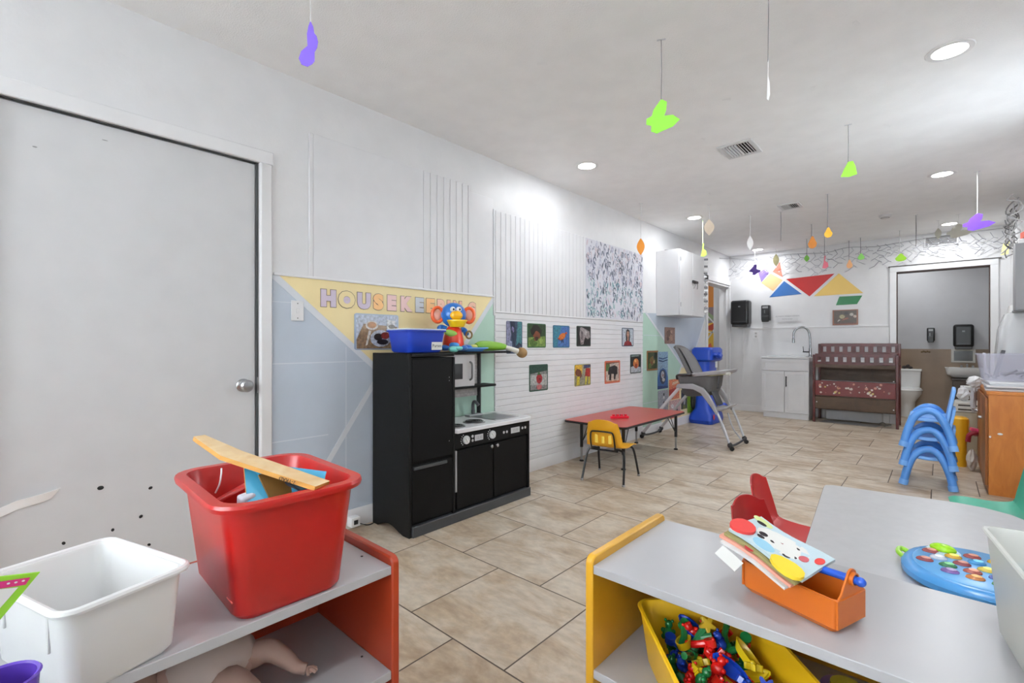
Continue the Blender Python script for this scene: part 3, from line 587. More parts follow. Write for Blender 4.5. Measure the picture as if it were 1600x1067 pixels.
# tangram shapes
def decal(label, pts, col):
    tag(MB().prism(pts,'Y',8.1975,8.1998).build('wall_decal', C(*col,.4), smooth=False), label, 'wall shape', 'tangram shapes on the far wall')
decal('violet tangram parallelogram at the tail end of the wall shapes',[(.588,2.19),(.475,2.05),(.43,2.20),(.53,2.26)],(140,118,184))
decal('coral tangram triangle pointing up at the left',[(.736,2.342),(.775,2.101),(.633,2.197)],(226,130,108))
decal('peach orange tangram square',[(.609,2.177),(.775,2.057),(.642,1.898),(.472,2.039)],(238,192,140))
decal('blue tangram triangle below the square',[(.795,2.041),(1.031,1.826),(.588,1.804)],(52,108,176))
decal('large red tangram triangle pointing down',[(.821,2.068),(1.44,2.091),(1.13,1.783)],(188,24,22))
decal('large yellow tangram triangle',[(1.491,2.089),(1.775,1.787),(1.185,1.782)],(226,190,100))
decal('dark green tangram parallelogram under the yellow triangle',[(1.497,1.756),(1.764,1.754),(1.704,1.637),(1.457,1.634)],(20,116,62))

# switch, outlets, dispensers
t = thing('light_switch', (.003,1.124,1.205), 'white wall switch plate on the blue wall beside the door', 'switch')
MB().box(.0032,1.09,1.203,.0085,1.158,1.312).build('plate', TRIM, t, bevel=.003); MB().box(.0086,1.117,1.245,.015,1.131,1.27).build('toggle', WHITE, t, bevel=.002)
for z in (1.218,1.297): MB().cyl((.0086,1.124,z),.003,.001,0,'X',10).build('screw', C(90,90,90,.4), t)
def outlet(x, z, label):
    t = thing('wall_outlet', (x,8.186,z-.06), label, 'outlet')
    MB().box(x-.035,8.181,z-.06,x+.035,8.1865,z+.06).build('plate', TRIM, t, bevel=.002)
    for dz in (-.025,.025): MB().cyl((x,8.181,z+dz),.015,-.001,0,'Y',14).build('socket', C(190,190,190,.4), t)
outlet(.4,1.22,'white outlet plate below the towel dispenser on the far wall')
t = thing('plug_adapter', (.05,1.433,0), 'small white plug adapter with a dark face at the baseboard by the black play kitchen', 'plug')
MB().box(.018,1.405,.02,.07,1.46,.075).build('body', WHITE, t, bevel=.004); MB().box(.0702,1.42,.035,.072,1.445,.06).build('socket_face', C(60,60,60,.5), t)
MB().tube(smoothp([(.05,1.46,.03),(.06,1.52,.006),(.03,1.6,.004)]),.003,0,6).build('cable', BLACK, t)
def towel(x0,x1,z0,z1,y,label,d=.2):
    cx = (x0+x1)/2; t = thing('towel_dispenser', (cx,y,z0), label, 'towel dispenser', 'black paper towel dispensers')
    MB().box(x0,y-d,z0+.03,x1,y-.001,z1).build('housing', BLACK, t, bevel=.035, seg=4)
    MB().box(x0+.02,y-d+.01,z0,x1-.02,y-.01,z0+.04).build('towel_slot', C(70,70,72,.4), t, bevel=.008)
    MB().obox((cx,y-d-.0005,z1-.1),(.03,.003,.02)).build('badge', C(130,130,132,.3), t)
    MB().box(x0+.04,y-d-.001,z0+.075,x1-.04,y-d+.002,z0+.085).build('window_strip', C(80,80,84,.2), t)
towel(.07,.34,1.35,1.77,8.2,'large black paper towel dispenser at the left end of the far wall')
def soap(x0,x1,z0,z1,y,label,d=.1):
    cx = (x0+x1)/2; t = thing('soap_dispenser', (cx,y,z0), label, 'soap dispenser', 'black soap dispensers')
    MB().box(x0,y-d,z0+.02,x1,y-.001,z1).build('housing', BLACK, t, bevel=.015, seg=3)
    MB().box(x0+.01,y-d-.012,z0,x1-.01,y-d+.02,z0+.09).build('push_bar', BLACK, t, bevel=.008)
    MB().box(x0+.02,y-d-.002,z1-.05,x1-.02,y-d+.002,z1-.02).build('label_plate', C(150,150,150,.3), t)
    MB().obox((cx-.01,y-d-.001,z1-.1),(.012,.003,.05)).build('level_window', C(110,110,112,.3), t)
soap(.495,.615,1.42,1.68,8.2,'small black soap dispenser between the towel dispenser and the faint lettering')
towel(2.71,2.93,1.0,1.36,9.6,'black paper towel dispenser inside the bathroom', .17)
soap(2.42,2.51,1.1,1.32,9.6,'small black soap dispenser inside the bathroom')

# wall cabinet
t = thing('wall_cabinet', (.15,5.85,1.42), 'white two door cabinet hung high on the left wall with a black latch', 'cabinet')
MB().box(.001,5.475,1.42,.285,6.235,2.205).build('body', C(214,214,216,.35), t, bevel=.004)
for y0, y1, nm in ((5.477,5.853,'left'),(5.857,6.233,'right')):
    d = MB().box(.286,y0,1.424,.303,y1,2.2).build('door', C(218,218,220,.3), t, bevel=.003)
    if nm == 'left':
        for z in (1.52,2.06): MB().cyl((.306,5.483,z),.005,.05,0,'Z',10).build('hinge', CHROME, d)
    else:
        MB().box(.304,5.83,1.83,.322,5.99,1.862).build('latch', BLACK, d, bevel=.004)
        MB().tube([(.315,5.87,1.845),(.33,5.86,1.80),(.32,5.85,1.76)],.004,0,6).tube([(.315,5.95,1.845),(.33,5.94,1.80),(.322,5.95,1.76)],.004,0,6).build('key_ring', CHROME, d)
m = MB()
for i in range(16):
    z = 2.17-i*.045; m.obox((.32-.004*(i % 3),6.245+.012*math.sin(i),z),(.05,.012,.025),(.4*math.sin(i*2),0,.5),i % 2)
tag(m.build('paper_strip', [C(120,120,122,.5), C(216,216,216,.5)]), 'black and white paper strip hanging down the far side of the wall cabinet', 'decoration')
tag(MB().tube([(.1,5.5,2.209),(.14,5.54,2.212),(.2,5.55,2.209),(.27,5.53,2.209)],.006,0,6).build('black_cable', BLACK), 'short black cable lying on top of the white wall cabinet', 'cable')

# ================================================================ PLAY KITCHEN
t = thing('play_kitchen', (.22,2.05,0), 'black wooden play kitchen with a tall fridge cabinet, burners, sink and small oven', 'play kitchen')
KB = M('kitchen_black', (19,19,19), .6, bump=.1, bscale=200); KD = M('kitchen_door_black', (5,5,5), .6); KG = C(58,60,63,.4)
KW = M('kitchen_counter', (226,226,228), .25); KS = C(196,196,198,.35)
X0, X1, Y0, Y1, Y2 = .03, .40, 1.565, 1.885, 2.60
for _k in (KB, KD): _k.node_tree.nodes['Principled BSDF'].inputs['Specular IOR Level'].default_value = .2
# fridge side panel with arched foot and rounded top corner
m = MB(); poly = [(X0,0),(X0+.05,0)]+[(X0+.05+.24*i/8,.035*math.sin(PI*i/8)) for i in range(1,8)]+[(X1-.06,0),(X1,0)]+arc(X1-.03,.996,.03,0,90,5)+[(X0,1.026)]
m.prism(poly,'Y',Y0,Y0+.018); m.build('side_panel', KB, t, bevel=.003)
m = MB().box(X0,Y0+.018,.06,X1-.02,Y1,1.0).build('fridge_body', KB, t)
MB().box(X0,Y0+.018,1.005,X1+.0,Y1+.01,1.025).build('top_panel', KB, t, bevel=.004)
MB().box(X0,Y1-.0,.05,X1,Y1+.015,1.0).build('side_panel', KB, t, bevel=.003)
d = MB().box(X1-.018,Y0+.022,.415,X1-.002,Y1-.004,.995).build('fridge_door', KD, t, bevel=.003)
for z in (.88,.86,.5): MB().cyl((X1-.002,Y1-.03,z),.003,.0015,0,'X',8).build('door_screw', C(150,150,150,.3), d)
d = MB().box(X1-.018,Y0+.022,.075,X1-.002,Y1-.004,.395).build('freezer_door', KD, t, bevel=.003)
MB().box(X1-.004,Y0+.03,.372,X1+.006,Y1-.05,.39).build('door_handle', KG, d, bevel=.003)
# base, lower cabinet
MB().box(X1-.03,Y0+.018,.0,X1+.012,Y2,.06).box(X0,Y0+.02,.045,X1-.03,Y2,.06).build('plinth', KG, t, bevel=.004)
m = MB().box(X0,Y2-.018,0,X1,Y2,.535); m.build('end_panel', KB, t, bevel=.003)
MB().box(X0,Y1+.016,.06,X1-.022,Y2-.018,.53).build('lower_body', KB, t)
d1_ = (Y1+.03, 2.235, Y2-.03)
for a, b in ((d1_[0],d1_[1]-.004),(d1_[1]+.004,d1_[2])):
    d = MB().box(X1-.018,a,.07,X1-.002,b,.43).build('cabinet_door', KD, t, bevel=.003)
    yy = b-.025 if a == d1_[0] else a+.02
    k = MB().cyl((X1-.002,yy,.412),.004,.014,0,'X',10); k.ell((X1+.013,yy,.412),(.007,.01,.012)); k.build('door_knob', CHROME, d)
MB().box(X1-.012,Y1+.017,.18,X1+.001,Y1+.029,.43).build('door_edge', C(150,150,152,.4), t)
MB().box(X1-.02,Y1+.016,.44,X1+.0,Y2-.018,.528).build('control_panel', KB, t, bevel=.002)
def pan(y0, z0, y1, z1, nm, mt=KS): MB().box(X1+.0004,y0,z0,X1+.003,y1,z1).build(nm, mt, t, bevel=.0012)
for y in (1.985,2.215):
    k = MB().cyl((X1+.0003,y,.487),.026,.014,0,'X',24); k = k.build('control_knob', C(205,205,206,.3), t, bevel=.002)
    MB().obox((X1+.017,y,.487),(.006,.008,.042),(.7,0,0)).build('knob_grip', C(226,226,226,.3), k)
    m = MB()
    for a in range(120,250,22): m.cyl((X1+.0003,y+.038*math.cos(math.radians(a)),.487+.036*math.sin(math.radians(a))),.004,.001,0,'X',8)
    m.build('dial_mark', KS, t)
pan(2.062,.467,2.135,.505,'clock_display'); pan(2.40,.467,2.49,.505,'clock_display')
for y, z in ((2.043,.50),(2.043,.474),(2.33,.485),(2.36,.485),(2.52,.49),(2.55,.49)):
    MB().cyl((X1+.0003,y,z),.009,.002,0,'X',12).build('button', KS, t)
for y, s_ in ((2.0985,'12:30'),(2.445,'12:30')): MB().text(s_,(X1+.0032,y,.486),(0,1,0),(0,0,1),.024,.0003).build('display_digits', C(140,140,142,.4), t, smooth=False)
# counter with rounded far corner
MB().prism([(X0,Y1+.016),(X1+.022,Y1+.016)]+arc(X1-.038,Y2-.03,.06,0,90,6)+[(X0,Y2+.03)],'Z',.536,.562).build('countertop', KW, t, bevel=.004)
for x, y, r in ((.33,1.96,.055),(.14,2.0,.055),(.29,2.16,.062)):
    b = MB().lathe([(r+.012,0),(r+.012,.004),(r+.004,.007),(r,.004),(.001,.004)],(x,y,.5622),0,28).build('burner', CHROME, t)
    m = MB()
    for q in range(4): m.tube([(x+(r-.006-q*.013)*math.cos(a*PI/12),y+(r-.006-q*.013)*math.sin(a*PI/12),.5695) for a in range(24)],.0045,0,6,closed=True)
    m.build('burner_coil', BLACK, b)
s_ = MB(); s_.box(.10,2.305,.5625,.35,2.54,.566); s_.build('sink_rim', CHROME, t, bevel=.002)
MB().box(.115,2.32,.5662,.335,2.525,.5668).build('sink_basin', C(110,110,114,.3), t)
m = MB().box(.05,2.29,.5622,.11,2.42,.575); m.build('faucet_base', C(176,178,182,.3), t, bevel=.004)
m = MB().cyl((.08,2.35,.575),.014,.03).tube(smoothp([(.08,2.35,.60),(.08,2.35,.65),(.1,2.35,.665),(.125,2.36,.64)]),.012,0,10); m.build('faucet', C(96,98,104,.35), t)
# hutch: back posts, top shelf, mid shelf, brick backsplash, microwave
HY = 2.43
MB().box(X0,Y1+.016,.70,X0+.01,HY-.002,1.0).build('backsplash', M('brick_print', (206,202,200), .5, c2=(176,170,168), vscale=30), t)
m = MB()
for i in range(14):
    z = .706+i*.021; m.box(X0+.0102,Y1+.02,z,X0+.011,HY-.01,z+.0018)
    for j in range(5): m.box(X0+.0102,Y1+.05+j*.11+(i % 2)*.05,z,X0+.011,Y1+.052+j*.11+(i % 2)*.05,z+.021)
m.build('brick_joint', C(150,144,142,.6), t)['kind'] = 'stuff'
MB().box(X0,HY,.562,X0+.035,HY+.014,1.015).build('hutch_post', KG, t, bevel=.002)
MB().box(X0,Y1+.016,1.012,.20,2.62,1.026).build('top_shelf', KB, t, bevel=.002)
m = MB().prism([(X0,Y1+.016),(.19,Y1+.016),(.19,2.36)]+arc(.13,2.45,.06,0,90,5)+[(X0,2.51)],'Z',.775,.787).build('middle_shelf', KB, t, bevel=.002)
mw = MB().box(X0+.012,Y1+.02,.7875,.165,2.285,1.008).build('microwave', C(208,206,206,.35), t, bevel=.004)
MB().box(.1652,1.99,.84,.168,2.17,.945).build('microwave_window', BLACK, mw, bevel=.001)
MB().tube(smoothp([(.165,2.24,.83),(.185,2.24,.845),(.187,2.24,.89),(.185,2.24,.94),(.165,2.24,.955)]),.007,0,8).build('microwave_handle', GREYP, mw)
MB().text('12:00', (.1655,2.07,.975),(0,1,0),(0,0,1),.03,.0004).build('microwave_print', C(90,90,92,.5), mw, smooth=False)

# things on the play kitchen
def bin_(name, label, cx, cy, z0, z1, b, tp, r, col, rz=0, cat='bin', rim=.01, parts=None, wall=.004, rimh=.008, rough=.3, **kw):
    t = thing(name, (cx,cy,z0), label, cat, None, rz)
    m = MB(); tub(m, 0, z1-z0, b, tp, r, wall, rim, rimh); m.build('tub', M('plastic_%s_%d%d%d' % (name,*col), col, rough, **kw), t, local=True)
    return t
t = bin_('toy_bin','royal blue plastic bin with a handwritten label on top of the black play kitchen',.235,1.738,1.0285,1.16,(.1,.118),(.115,.135),.03,(34,64,176))
o = MB().box(.1045,.03,.015,.1075,.108,.062).build('label_tape', C(226,226,220,.5), t, local=True); 
MB().text('Purses',(.1078,.069,.039),(0,1,0),(0,0,1),.026,.0003).build('handwriting', C(30,30,32,.6), o, local=True, smooth=False)
MB().tube([(x,y,.1355) for x,y in rrect(.12,.14,.03)],.005,0,6,closed=True).build('rolled_rim', C(206,212,222,.3), t, local=True)
# blue headed toy with orange ears
t = thing('activity_toy', (.20,2.06,1.0335), 'blue headed plastic toy with orange ears, yellow bill and red body on the play kitchen', 'toy', rz=math.radians(-28))
TB = C(40,110,190,.3); TR = C(222,62,34,.3); TO = C(232,96,44,.3); TY = C(238,196,30,.3)
def tp_(nm, mt, f, parent=None, **k):
    m = MB(); f(m); return m.build(nm, mt, parent or t, local=True, **k)
tp_('foot', TB, lambda m: (m.ell((.02,-.06,.02),(.05,.04,.02)), m.ell((.02,.05,.02),(.05,.04,.02))))
tp_('body', TR, lambda m: m.lathe([(.062,.005),(.072,.03),(.066,.08),(.058,.11),(.05,.14),(.03,.165)],(0,0,0),0,24))
tp_('belly_patch', C(60,150,220,.3), lambda m: m.ell((.05,-.005,.035),(.025,.04,.03)))
tp_('pocket', C(150,196,90,.3), lambda m: m.ell((.052,-.03,.115),(.014,.045,.022),0,(-.2,0,0)))
tp_('arm', TB, lambda m: m.tube(smoothp([(0,-.05,.14),(0,-.085,.15),(.03,-.095,.12)]),[.022]*9,0,10))
tp_('arm', TB, lambda m: m.tube(smoothp([(0,.05,.14),(0,.075,.135),(.03,.08,.11)]),[.018]*9,0,10))
tp_('wheel_toy', C(120,96,50,.4), lambda m: m.tube([(.04,.095+.02*math.cos(a*PI/8),.105+.024*math.sin(a*PI/8)) for a in range(16)],.006,0,6,closed=True))
h = tp_('head', TB, lambda m: m.ell((0,0,.235),(.072,.085,.082)))
for s in (-1,1):
    e = tp_('ear', TO, lambda m: m.tube([(0,s*.105+.036*math.cos(a*PI/10),.235+.048*math.sin(a*PI/10)) for a in range(20)],.011,0,8,closed=True), h)
    tp_('ear_rattle', C(214,150,130,.3), lambda m: m.ell((0,s*.105,.235),(.006,.026,.036)), e)
    e = tp_('eye', C(240,240,240,.2), lambda m: m.ell((.065,s*.02,.268),(.012,.018,.018)), h)
    tp_('pupil', BLK, lambda m: m.ell((.0765,s*.02+.004,.268),(.003,.006,.007)), h)
tp_('nose', C(240,176,20,.3), lambda m: m.ell((.082,0,.228),(.02,.042,.03)), h)
tp_('bill', TY, lambda m: m.lathe([(.045,0),(.062,.035),(.066,.037),(.066,.045),(.05,.047),(.04,.012)],(.05,.012,.155),0,24), h)
# other toys on the top shelf
t = thing('blue_plastic_tray', (.12,2.27,1.0265), 'pale blue plastic toy tray lying beside the orange eared toy', 'toy')
m = MB(); tub(m,0,.028,(.07,.09),(.085,.11),.02,.003,.006); m.build('tray', C(90,150,220,.3), t, local=True)
MB().ell((.01,-.03,.03),(.04,.04,.018)).build('ball', C(30,110,200,.3), t, local=True); MB().ell((0,.05,.032),(.03,.035,.016)).build('yellow_piece', C(222,222,120,.3), t, local=True)
tag(MB().ell((.3,1.975,1.046),(.026,.055,.02),0,(0,0,.4)).ell((.32,2.0,1.052),(.02,.03,.014)).build('toy_boat', C(110,200,190,.3)), 'small turquoise toy piece in front of the orange eared toy', 'toy')
tag(MB().ell((.1,1.84,1.135),(.02,.04,.018)).build('green_toy', C(60,170,110,.3)), 'small green toy poking out of the royal blue bin', 'toy')
t = thing('toy_hammer', (.12,2.5,1.03), 'toy with a green body, white neck and brown foot sticking out past the play kitchen', 'toy')
MB().tube(smoothp([(.13,2.33,1.064),(.13,2.42,1.066),(.14,2.52,1.062),(.15,2.62,1.055)]),[.02,.03,.034,.036,.036,.036,.035,.034,.032,.03,.028,.024,.018],0,14).build('body', C(124,176,50,.35), t)
MB().tube([(.15,2.60,1.055),(.17,2.66,1.04),(.19,2.71,1.022)],[.018,.018,.02],0,12).build('neck', C(226,224,214,.4), t)
MB().ell((.2,2.745,1.012),(.045,.035,.04),0,(0,.3,.4)).build('foot', C(150,116,70,.5), t)

# ================================================================ FOREGROUND SHELF UNITS
def shelf_unit(x0, x1, y0, y1, side, col, label, open_='X+'):
    """low toy shelf. side = list of panel positions along the long axis"""
    t = thing('toy_shelf', ((x0+x1)/2,(y0+y1)/2,0), label, 'shelf')
    PM = M('panel_%d' % col[0], col, .32, var=.12, vscale=8)
    if open_ == 'X+':
        for y in side: MB().prism([(x0,0),(x1,0)]+arc(x1-.02,.56,.02,0,90,4)+arc(x0+.02,.56,.02,90,180,4),'Y',y,y+.02).build('side_panel', PM, t, bevel=.004)
        MB().box(x0,side[0]+.02,.05,x0+.008,side[1],.56).build('back_panel', PM, t)
        for z in (.06,.295,.54): MB().box(x0+.008,side[0]+.02,z,x1-.004,side[1],z+.02).build('shelf_board', LAMIN, t, bevel=.0015)
        for z, x in ((.5605,x1-.1),(.3155,x1-.1)): MB().cyl((x,side[1]-.02,z),.003,.001,0,'Z',8).build('screw', C(60,60,60,.4), t)
    else:
        for i,x in enumerate(side): MB().prism([(y0,0),(y1,0)]+arc(y1-.02,.56,.02,0,90,4)+arc(y0+.02,.56,.02,90,180,4),'X',x,x+.02).build('side_panel', PM, t, bevel=.004)
        MB().box(side[0]+.02,y1-.008,.05,side[1],y1,.54).build('back_panel', PM, t)
        for z in (.06,.295,.54): MB().box(side[0]+.02,y0+.004,z,side[1],y1-(0 if z > .5 else .008),z+.02).build('shelf_board', LAMIN, t, bevel=.0015)
    return t
shelf_unit(1.255,1.63,-.7,.655,(-.7,.635),(172,62,34),'low toy shelf with orange red end panel and white boards, carrying the red bin')
shelf_unit(1.955,3.12,.95,1.345,(1.955,3.10),(214,160,42),'low toy shelf with yellow end panel and white boards, carrying the orange caddy', 'Y-')

RED = (176,22,18)
# red bin with contents
t = bin_('storage_bin','deep red plastic bin full of puzzle boards on the orange ended shelf',1.474,.418,.5605,.79,(.150,.105),(.170,.128),.045,RED,rz=-.03,rim=.018,rimh=.012,rough=.28)
MB().box(.10,-.1085,.035,.13,-.1065,.037).build('scratch', C(236,120,110,.4), t, local=True)
def board(name, label, P4, th, mat, edge=None, extra=None, cat='puzzle board'):
    P4 = [Vector(p) for p in P4]; n = (P4[1]-P4[0]).cross(P4[2]-P4[1]).normalized()
    m = MB(); k = len(P4)
    m.add(P4+[p-n*th for p in P4], [tuple(range(k)),tuple(range(2*k-1,k-1,-1))], 0); m.add(P4+[p-n*th for p in P4], [(i,(i+1) % k,(i+1) % k+k,i+k) for i in range(k)], 1 if edge else 0)
    return tag(m.build(name, [mat, edge or mat], smooth=False, bevel=.001), label, cat), n
PW = wood('puzzle_wood',(206,166,112),(222,196,152),(3,3,20)); PE = wood('puzzle_edge',(176,120,48),(196,144,66),(3,3,20))
Bv, Dv, Av = Vector((1.477,.324,.849)), Vector((1.66,.437,.797)), Vector((1.357,.306,.8755)); wv = Vector((-.5,.861,-.06)).normalized()
o, n_ = board('puzzle_board','light wooden puzzle board with a cut corner lying across the red bin',[Av+wv*.03,Av,Bv,Dv,Dv+wv*.05,Bv+wv*.06],.009,PW,PE)
r_ = (Dv-Bv).normalized(); u_ = -n_; q = Bv+(Dv-Bv)*.72-n_*.0055; f_ = r_.cross(n_)
tx = MB().text('2-YRAD', q-wv*.0006, tuple(-r_), tuple(-n_), .011, .0003); x_ = tx.build('edge_print', C(60,50,30,.6), None, smooth=False); x_.parent = o; x_.location = x_.location-o.location
o2, n2 = board('puzzle_board','blue faced wooden puzzle board standing inside the red bin',[(1.50,.36,.835),(1.61,.335,.70),(1.625,.45,.70),(1.58,.50,.80)],.008,C(70,160,196,.4),PE)
tag(MB().prism([(0,0),(.10,.01),(.09,.05),(.045,.062),(.0,.05)],'Z',0,.006,0,Matrix.Translation((1.535,.375,.808))@Euler((.25,1.0,.2)).to_matrix().to_4x4()).build('puzzle_piece', C(120,84,30,.6)), 'brown animal shaped puzzle piece on the blue board in the red bin', 'puzzle piece')
tag(MB().sheet([[(1.51,.42,.80),(1.55,.50,.775)],[(1.57,.42,.787),(1.6,.50,.77)],[(1.62,.43,.78),(1.635,.5,.765)]],.004).build('dark_book', C(24,28,44,.4)), 'dark thin book with white edge under the wooden board in the red bin', 'book')
tag(MB().obox((1.42,.36,.735),(.03,.10,.035),(.5,.1,-.5)).build('red_toy_block', C(190,30,28,.3), bevel=.006), 'red oblong toy piece standing inside the red bin', 'toy')
t = thing('white_toy_phone', (1.545,.35,.69), 'white plastic toy piece beside the blue board in the red bin', 'toy')
MB().obox((1.535,.352,.735),(.022,.03,.09),(.1,.25,.2)).build('body', C(214,216,228,.3), t, bevel=.005); MB().obox((1.56,.335,.725),(.03,.03,.035),(.2,.2,.3)).build('knob', C(226,228,236,.3), t, bevel=.006)
tag(MB().tube(smoothp([(1.36,.36,.795),(1.375,.355,.785),(1.38,.35,.765),(1.37,.345,.745)]),.0018,0,6).build('hanging_string', WHITE), 'short white cord hanging over the inner wall of the red bin', 'cord')
# white tray
t = bin_('storage_tray','white plastic cubby tray in front of the white door, left of the red bin',1.525,.115,.5605,.70,(.112,.074),(.125,.082),.022,(222,222,222),rz=math.radians(16.6),rim=.001,rimh=.004,rough=.35)
MB().tube([(x,y,.139) for x,y in rrect(.131,.088,.024)],.0058,0,8,closed=True).build('rolled_rim', C(230,230,231,.3), t, local=True)
for x in (-.07,.075): MB().box(x-.003,-.0815,.07,x+.003,-.078,.128).build('rib', C(206,206,206,.4), t, local=True, bevel=.001)
tag(MB().sheet([[(1.545,.085,.59),(1.555,.105,.60)],[(1.57,.09,.60),(1.58,.11,.612)],[(1.60,.10,.60),(1.605,.12,.61)]],.006).tube([(1.595,.098,.607),(1.612,.106,.609),(1.61,.124,.618)],.004,1,6).build('toy_bracelet', [C(206,206,180,.4), C(56,56,58,.4)]), 'small cream and black toy piece lying in the white tray', 'toy')
# small stand with the two purple cups and the card
t = thing('side_stool', (1.79,.0,0), 'small white stool at the bottom left corner holding the purple cups', 'stool')
MB().cyl((1.79,-.04,.52),.11,.02,0,'Z',32).build('seat', WHITE, t, bevel=.004)
for a in (45,135,225,315): MB().tube([(1.79+.08*math.cos(math.radians(a)),-.04+.08*math.sin(math.radians(a)),.521),(1.79+.11*math.cos(math.radians(a)),-.04+.11*math.sin(math.radians(a)),0)],.01,0,10).build('leg', WHT2, t)
def cup(x,y,z,r,h,label):
    t = thing('plastic_cup', (x,y,z), label, 'cup', 'purple plastic cups')
    m = MB().lathe([(.001,0),(r*.72,0),(r*.76,.004),(r,h),(r+.0025,h),(r+.0025,h-.004),(r+.0015,h-.005),(r*.97,h-.006),(r*.7,.006),(.001,.006)],(0,0,0),0,36)
    m = MB().lathe([(.001,0),(r*.72,0),(r*.76,.004),(r,h-.004),(r+.002,h-.002),(r,h),(r-.003,h-.002),(r*.7,.007),(.001,.006)],(0,0,0),0,36)
    m.build('cup_body', C(92,62,170,.25), t, local=True)
cup(1.735,.012,.5405,.034,.134,'purple plastic cup nearest the camera at the bottom left corner')
t = thing('activity_card', (1.75,.0,.76), 'white card with a lime green border and pink tab at the left edge', 'card')
T_ = Matrix.Translation((1.78,.043,.807)) @ Euler((0,math.radians(12),0)).to_matrix().to_4x4()
# card corner at the origin; edges run down-left and left
m = MB().prism([(0,0),(-.09,-.133),(-.25,-.06),(-.14,.03)],'X',-.0008,.0008,0,T_); m.build('card_border', C(140,200,50,.4), t)
MB().prism([(-.018,-.012),(-.093,-.118),(-.24,-.05),(-.135,.018)],'X',.0009,.0012,0,T_).build('card_face', C(232,234,234,.4), t)
MB().prism([(-.008,-.003),(-.034,.0015),(-.0375,-.0065),(-.012,-.011)],'X',.0013,.0016,0,T_).build('pink_tab', C(206,40,120,.4), t)
m = MB()
for y,z in ((-.014,-.005),(-.02,-.0045),(-.026,-.0035)): m.prism([(y+a,z+b) for a,b in ellp(0,0,.0015,.0012,6)],'X',.0017,.0019,0,T_)
m.build('tab_print', WHITE, t)

# doll on the lower shelf
SK = C(176,146,134,.5); CL = C(190,176,170,.7)
t = thing('baby_doll', (1.42,.34,.316), 'pale baby doll lying on the lower shelf under the red bin', 'doll')
m = MB().tube(smoothp([(1.38,.24,.375),(1.40,.30,.385),(1.42,.36,.385),(1.44,.40,.375)]),[.03,.05,.058,.06,.062,.064,.064,.06,.055,.05,.045,.04,.03],0,14)
m.tube(smoothp([(1.44,.39,.385),(1.455,.425,.39),(1.48,.45,.372),(1.50,.468,.352),(1.515,.485,.345)]),[.026,.027,.026,.025,.024,.023,.021,.02,.019,.018,.017,.015,.014,.013,.012,.012,.012],0,12)
for i,(dx,dy,l) in enumerate(((.012,.003,.9),(.013,.009,1.1),(.009,.014,1.1),(.003,.017,1),(.018,-.006,.8))):
    p = Vector((1.515,.487,.345)); m.tube([p,p+Vector((dx,dy,-.002))*.7*l,p+Vector((dx,dy,-.006))*1.15*l],[.005,.0045,.003],0,8)
m.ell((1.375,.19,.38),(.05,.055,.05))
m.tube(smoothp([(1.45,.33,.37),(1.50,.35,.37),(1.545,.37,.35),(1.57,.36,.335)]),[.034,.034,.033,.032,.03,.028,.026,.024,.022,.021,.02,.02,.018],0,12)
b = m.build('doll_body', SK, t)
MB().tube(smoothp([(1.385,.25,.378),(1.40,.30,.387),(1.42,.36,.387),(1.437,.395,.377)]),[.04,.054,.062,.064,.066,.068,.068,.064,.059,.054,.049,.044,.034],0,16).build('doll_clothing', CL, t)
for s in (-1,1): MB().ell((1.422,.18+s*.014,.39),(.004,.006,.006)).build('eye', BLK, t)
MB().ell((1.426,.18,.376),(.006,.006,.006)).build('nose', SK, t); MB().ell((1.42,.178,.362),(.004,.01,.003)).build('mouth', C(190,90,90,.5), t)

# orange caddy
t = thing('tool_caddy', (2.371,1.087,.5605), 'orange plastic toy tool caddy with a blue handle bar on the right hand white shelf', 'caddy', rz=math.radians(-19.4))
OR = C(200,102,24,.35); L2, W2, H = .094, .048, .063
m = MB(); tub(m,0,H,(L2-.0015,W2-.0005),(L2,W2),.012,.003,.0005,.002); m.build('tray', OR, t, local=True)
for s in (-1,1):
    poly = [(-W2+.001,.01),(W2-.001,.01),(W2-.001,H-.002)]+[(W2*.75,H+.006)]+arc(0,.094,.016,20,160,6)+[(-W2*.75,H+.006),(-W2+.001,H-.002)]
    e = MB().prism(poly,'X',s*(L2-.0035),s*(L2+.0005)).build('end_panel', OR, t, local=True, bevel=.001)
    MB().lathe([(.0095,0),(.0125,0),(.0125,.006),(.0095,.006)],(0,0,0),0,20,Matrix.Translation((s*L2+(.0006 if s > 0 else -.0066),0,.092))@Euler((0,PI/2,0)).to_matrix().to_4x4(),ring=True).build('socket_ring', OR, e, local=True)
m = MB().tube(smoothp([(-L2-.012,0,.092),(-.05,0,.088),(0,0,.084),(.05,0,.088),(L2+.012,0,.092)],5),.0072,0,14); m.ell((L2+.014,0,.092),(.009,.0085,.0085)).ell((-L2-.014,0,.092),(.009,.0085,.0085))
m.build('handle_bar', C(36,84,190,.3), t, local=True)
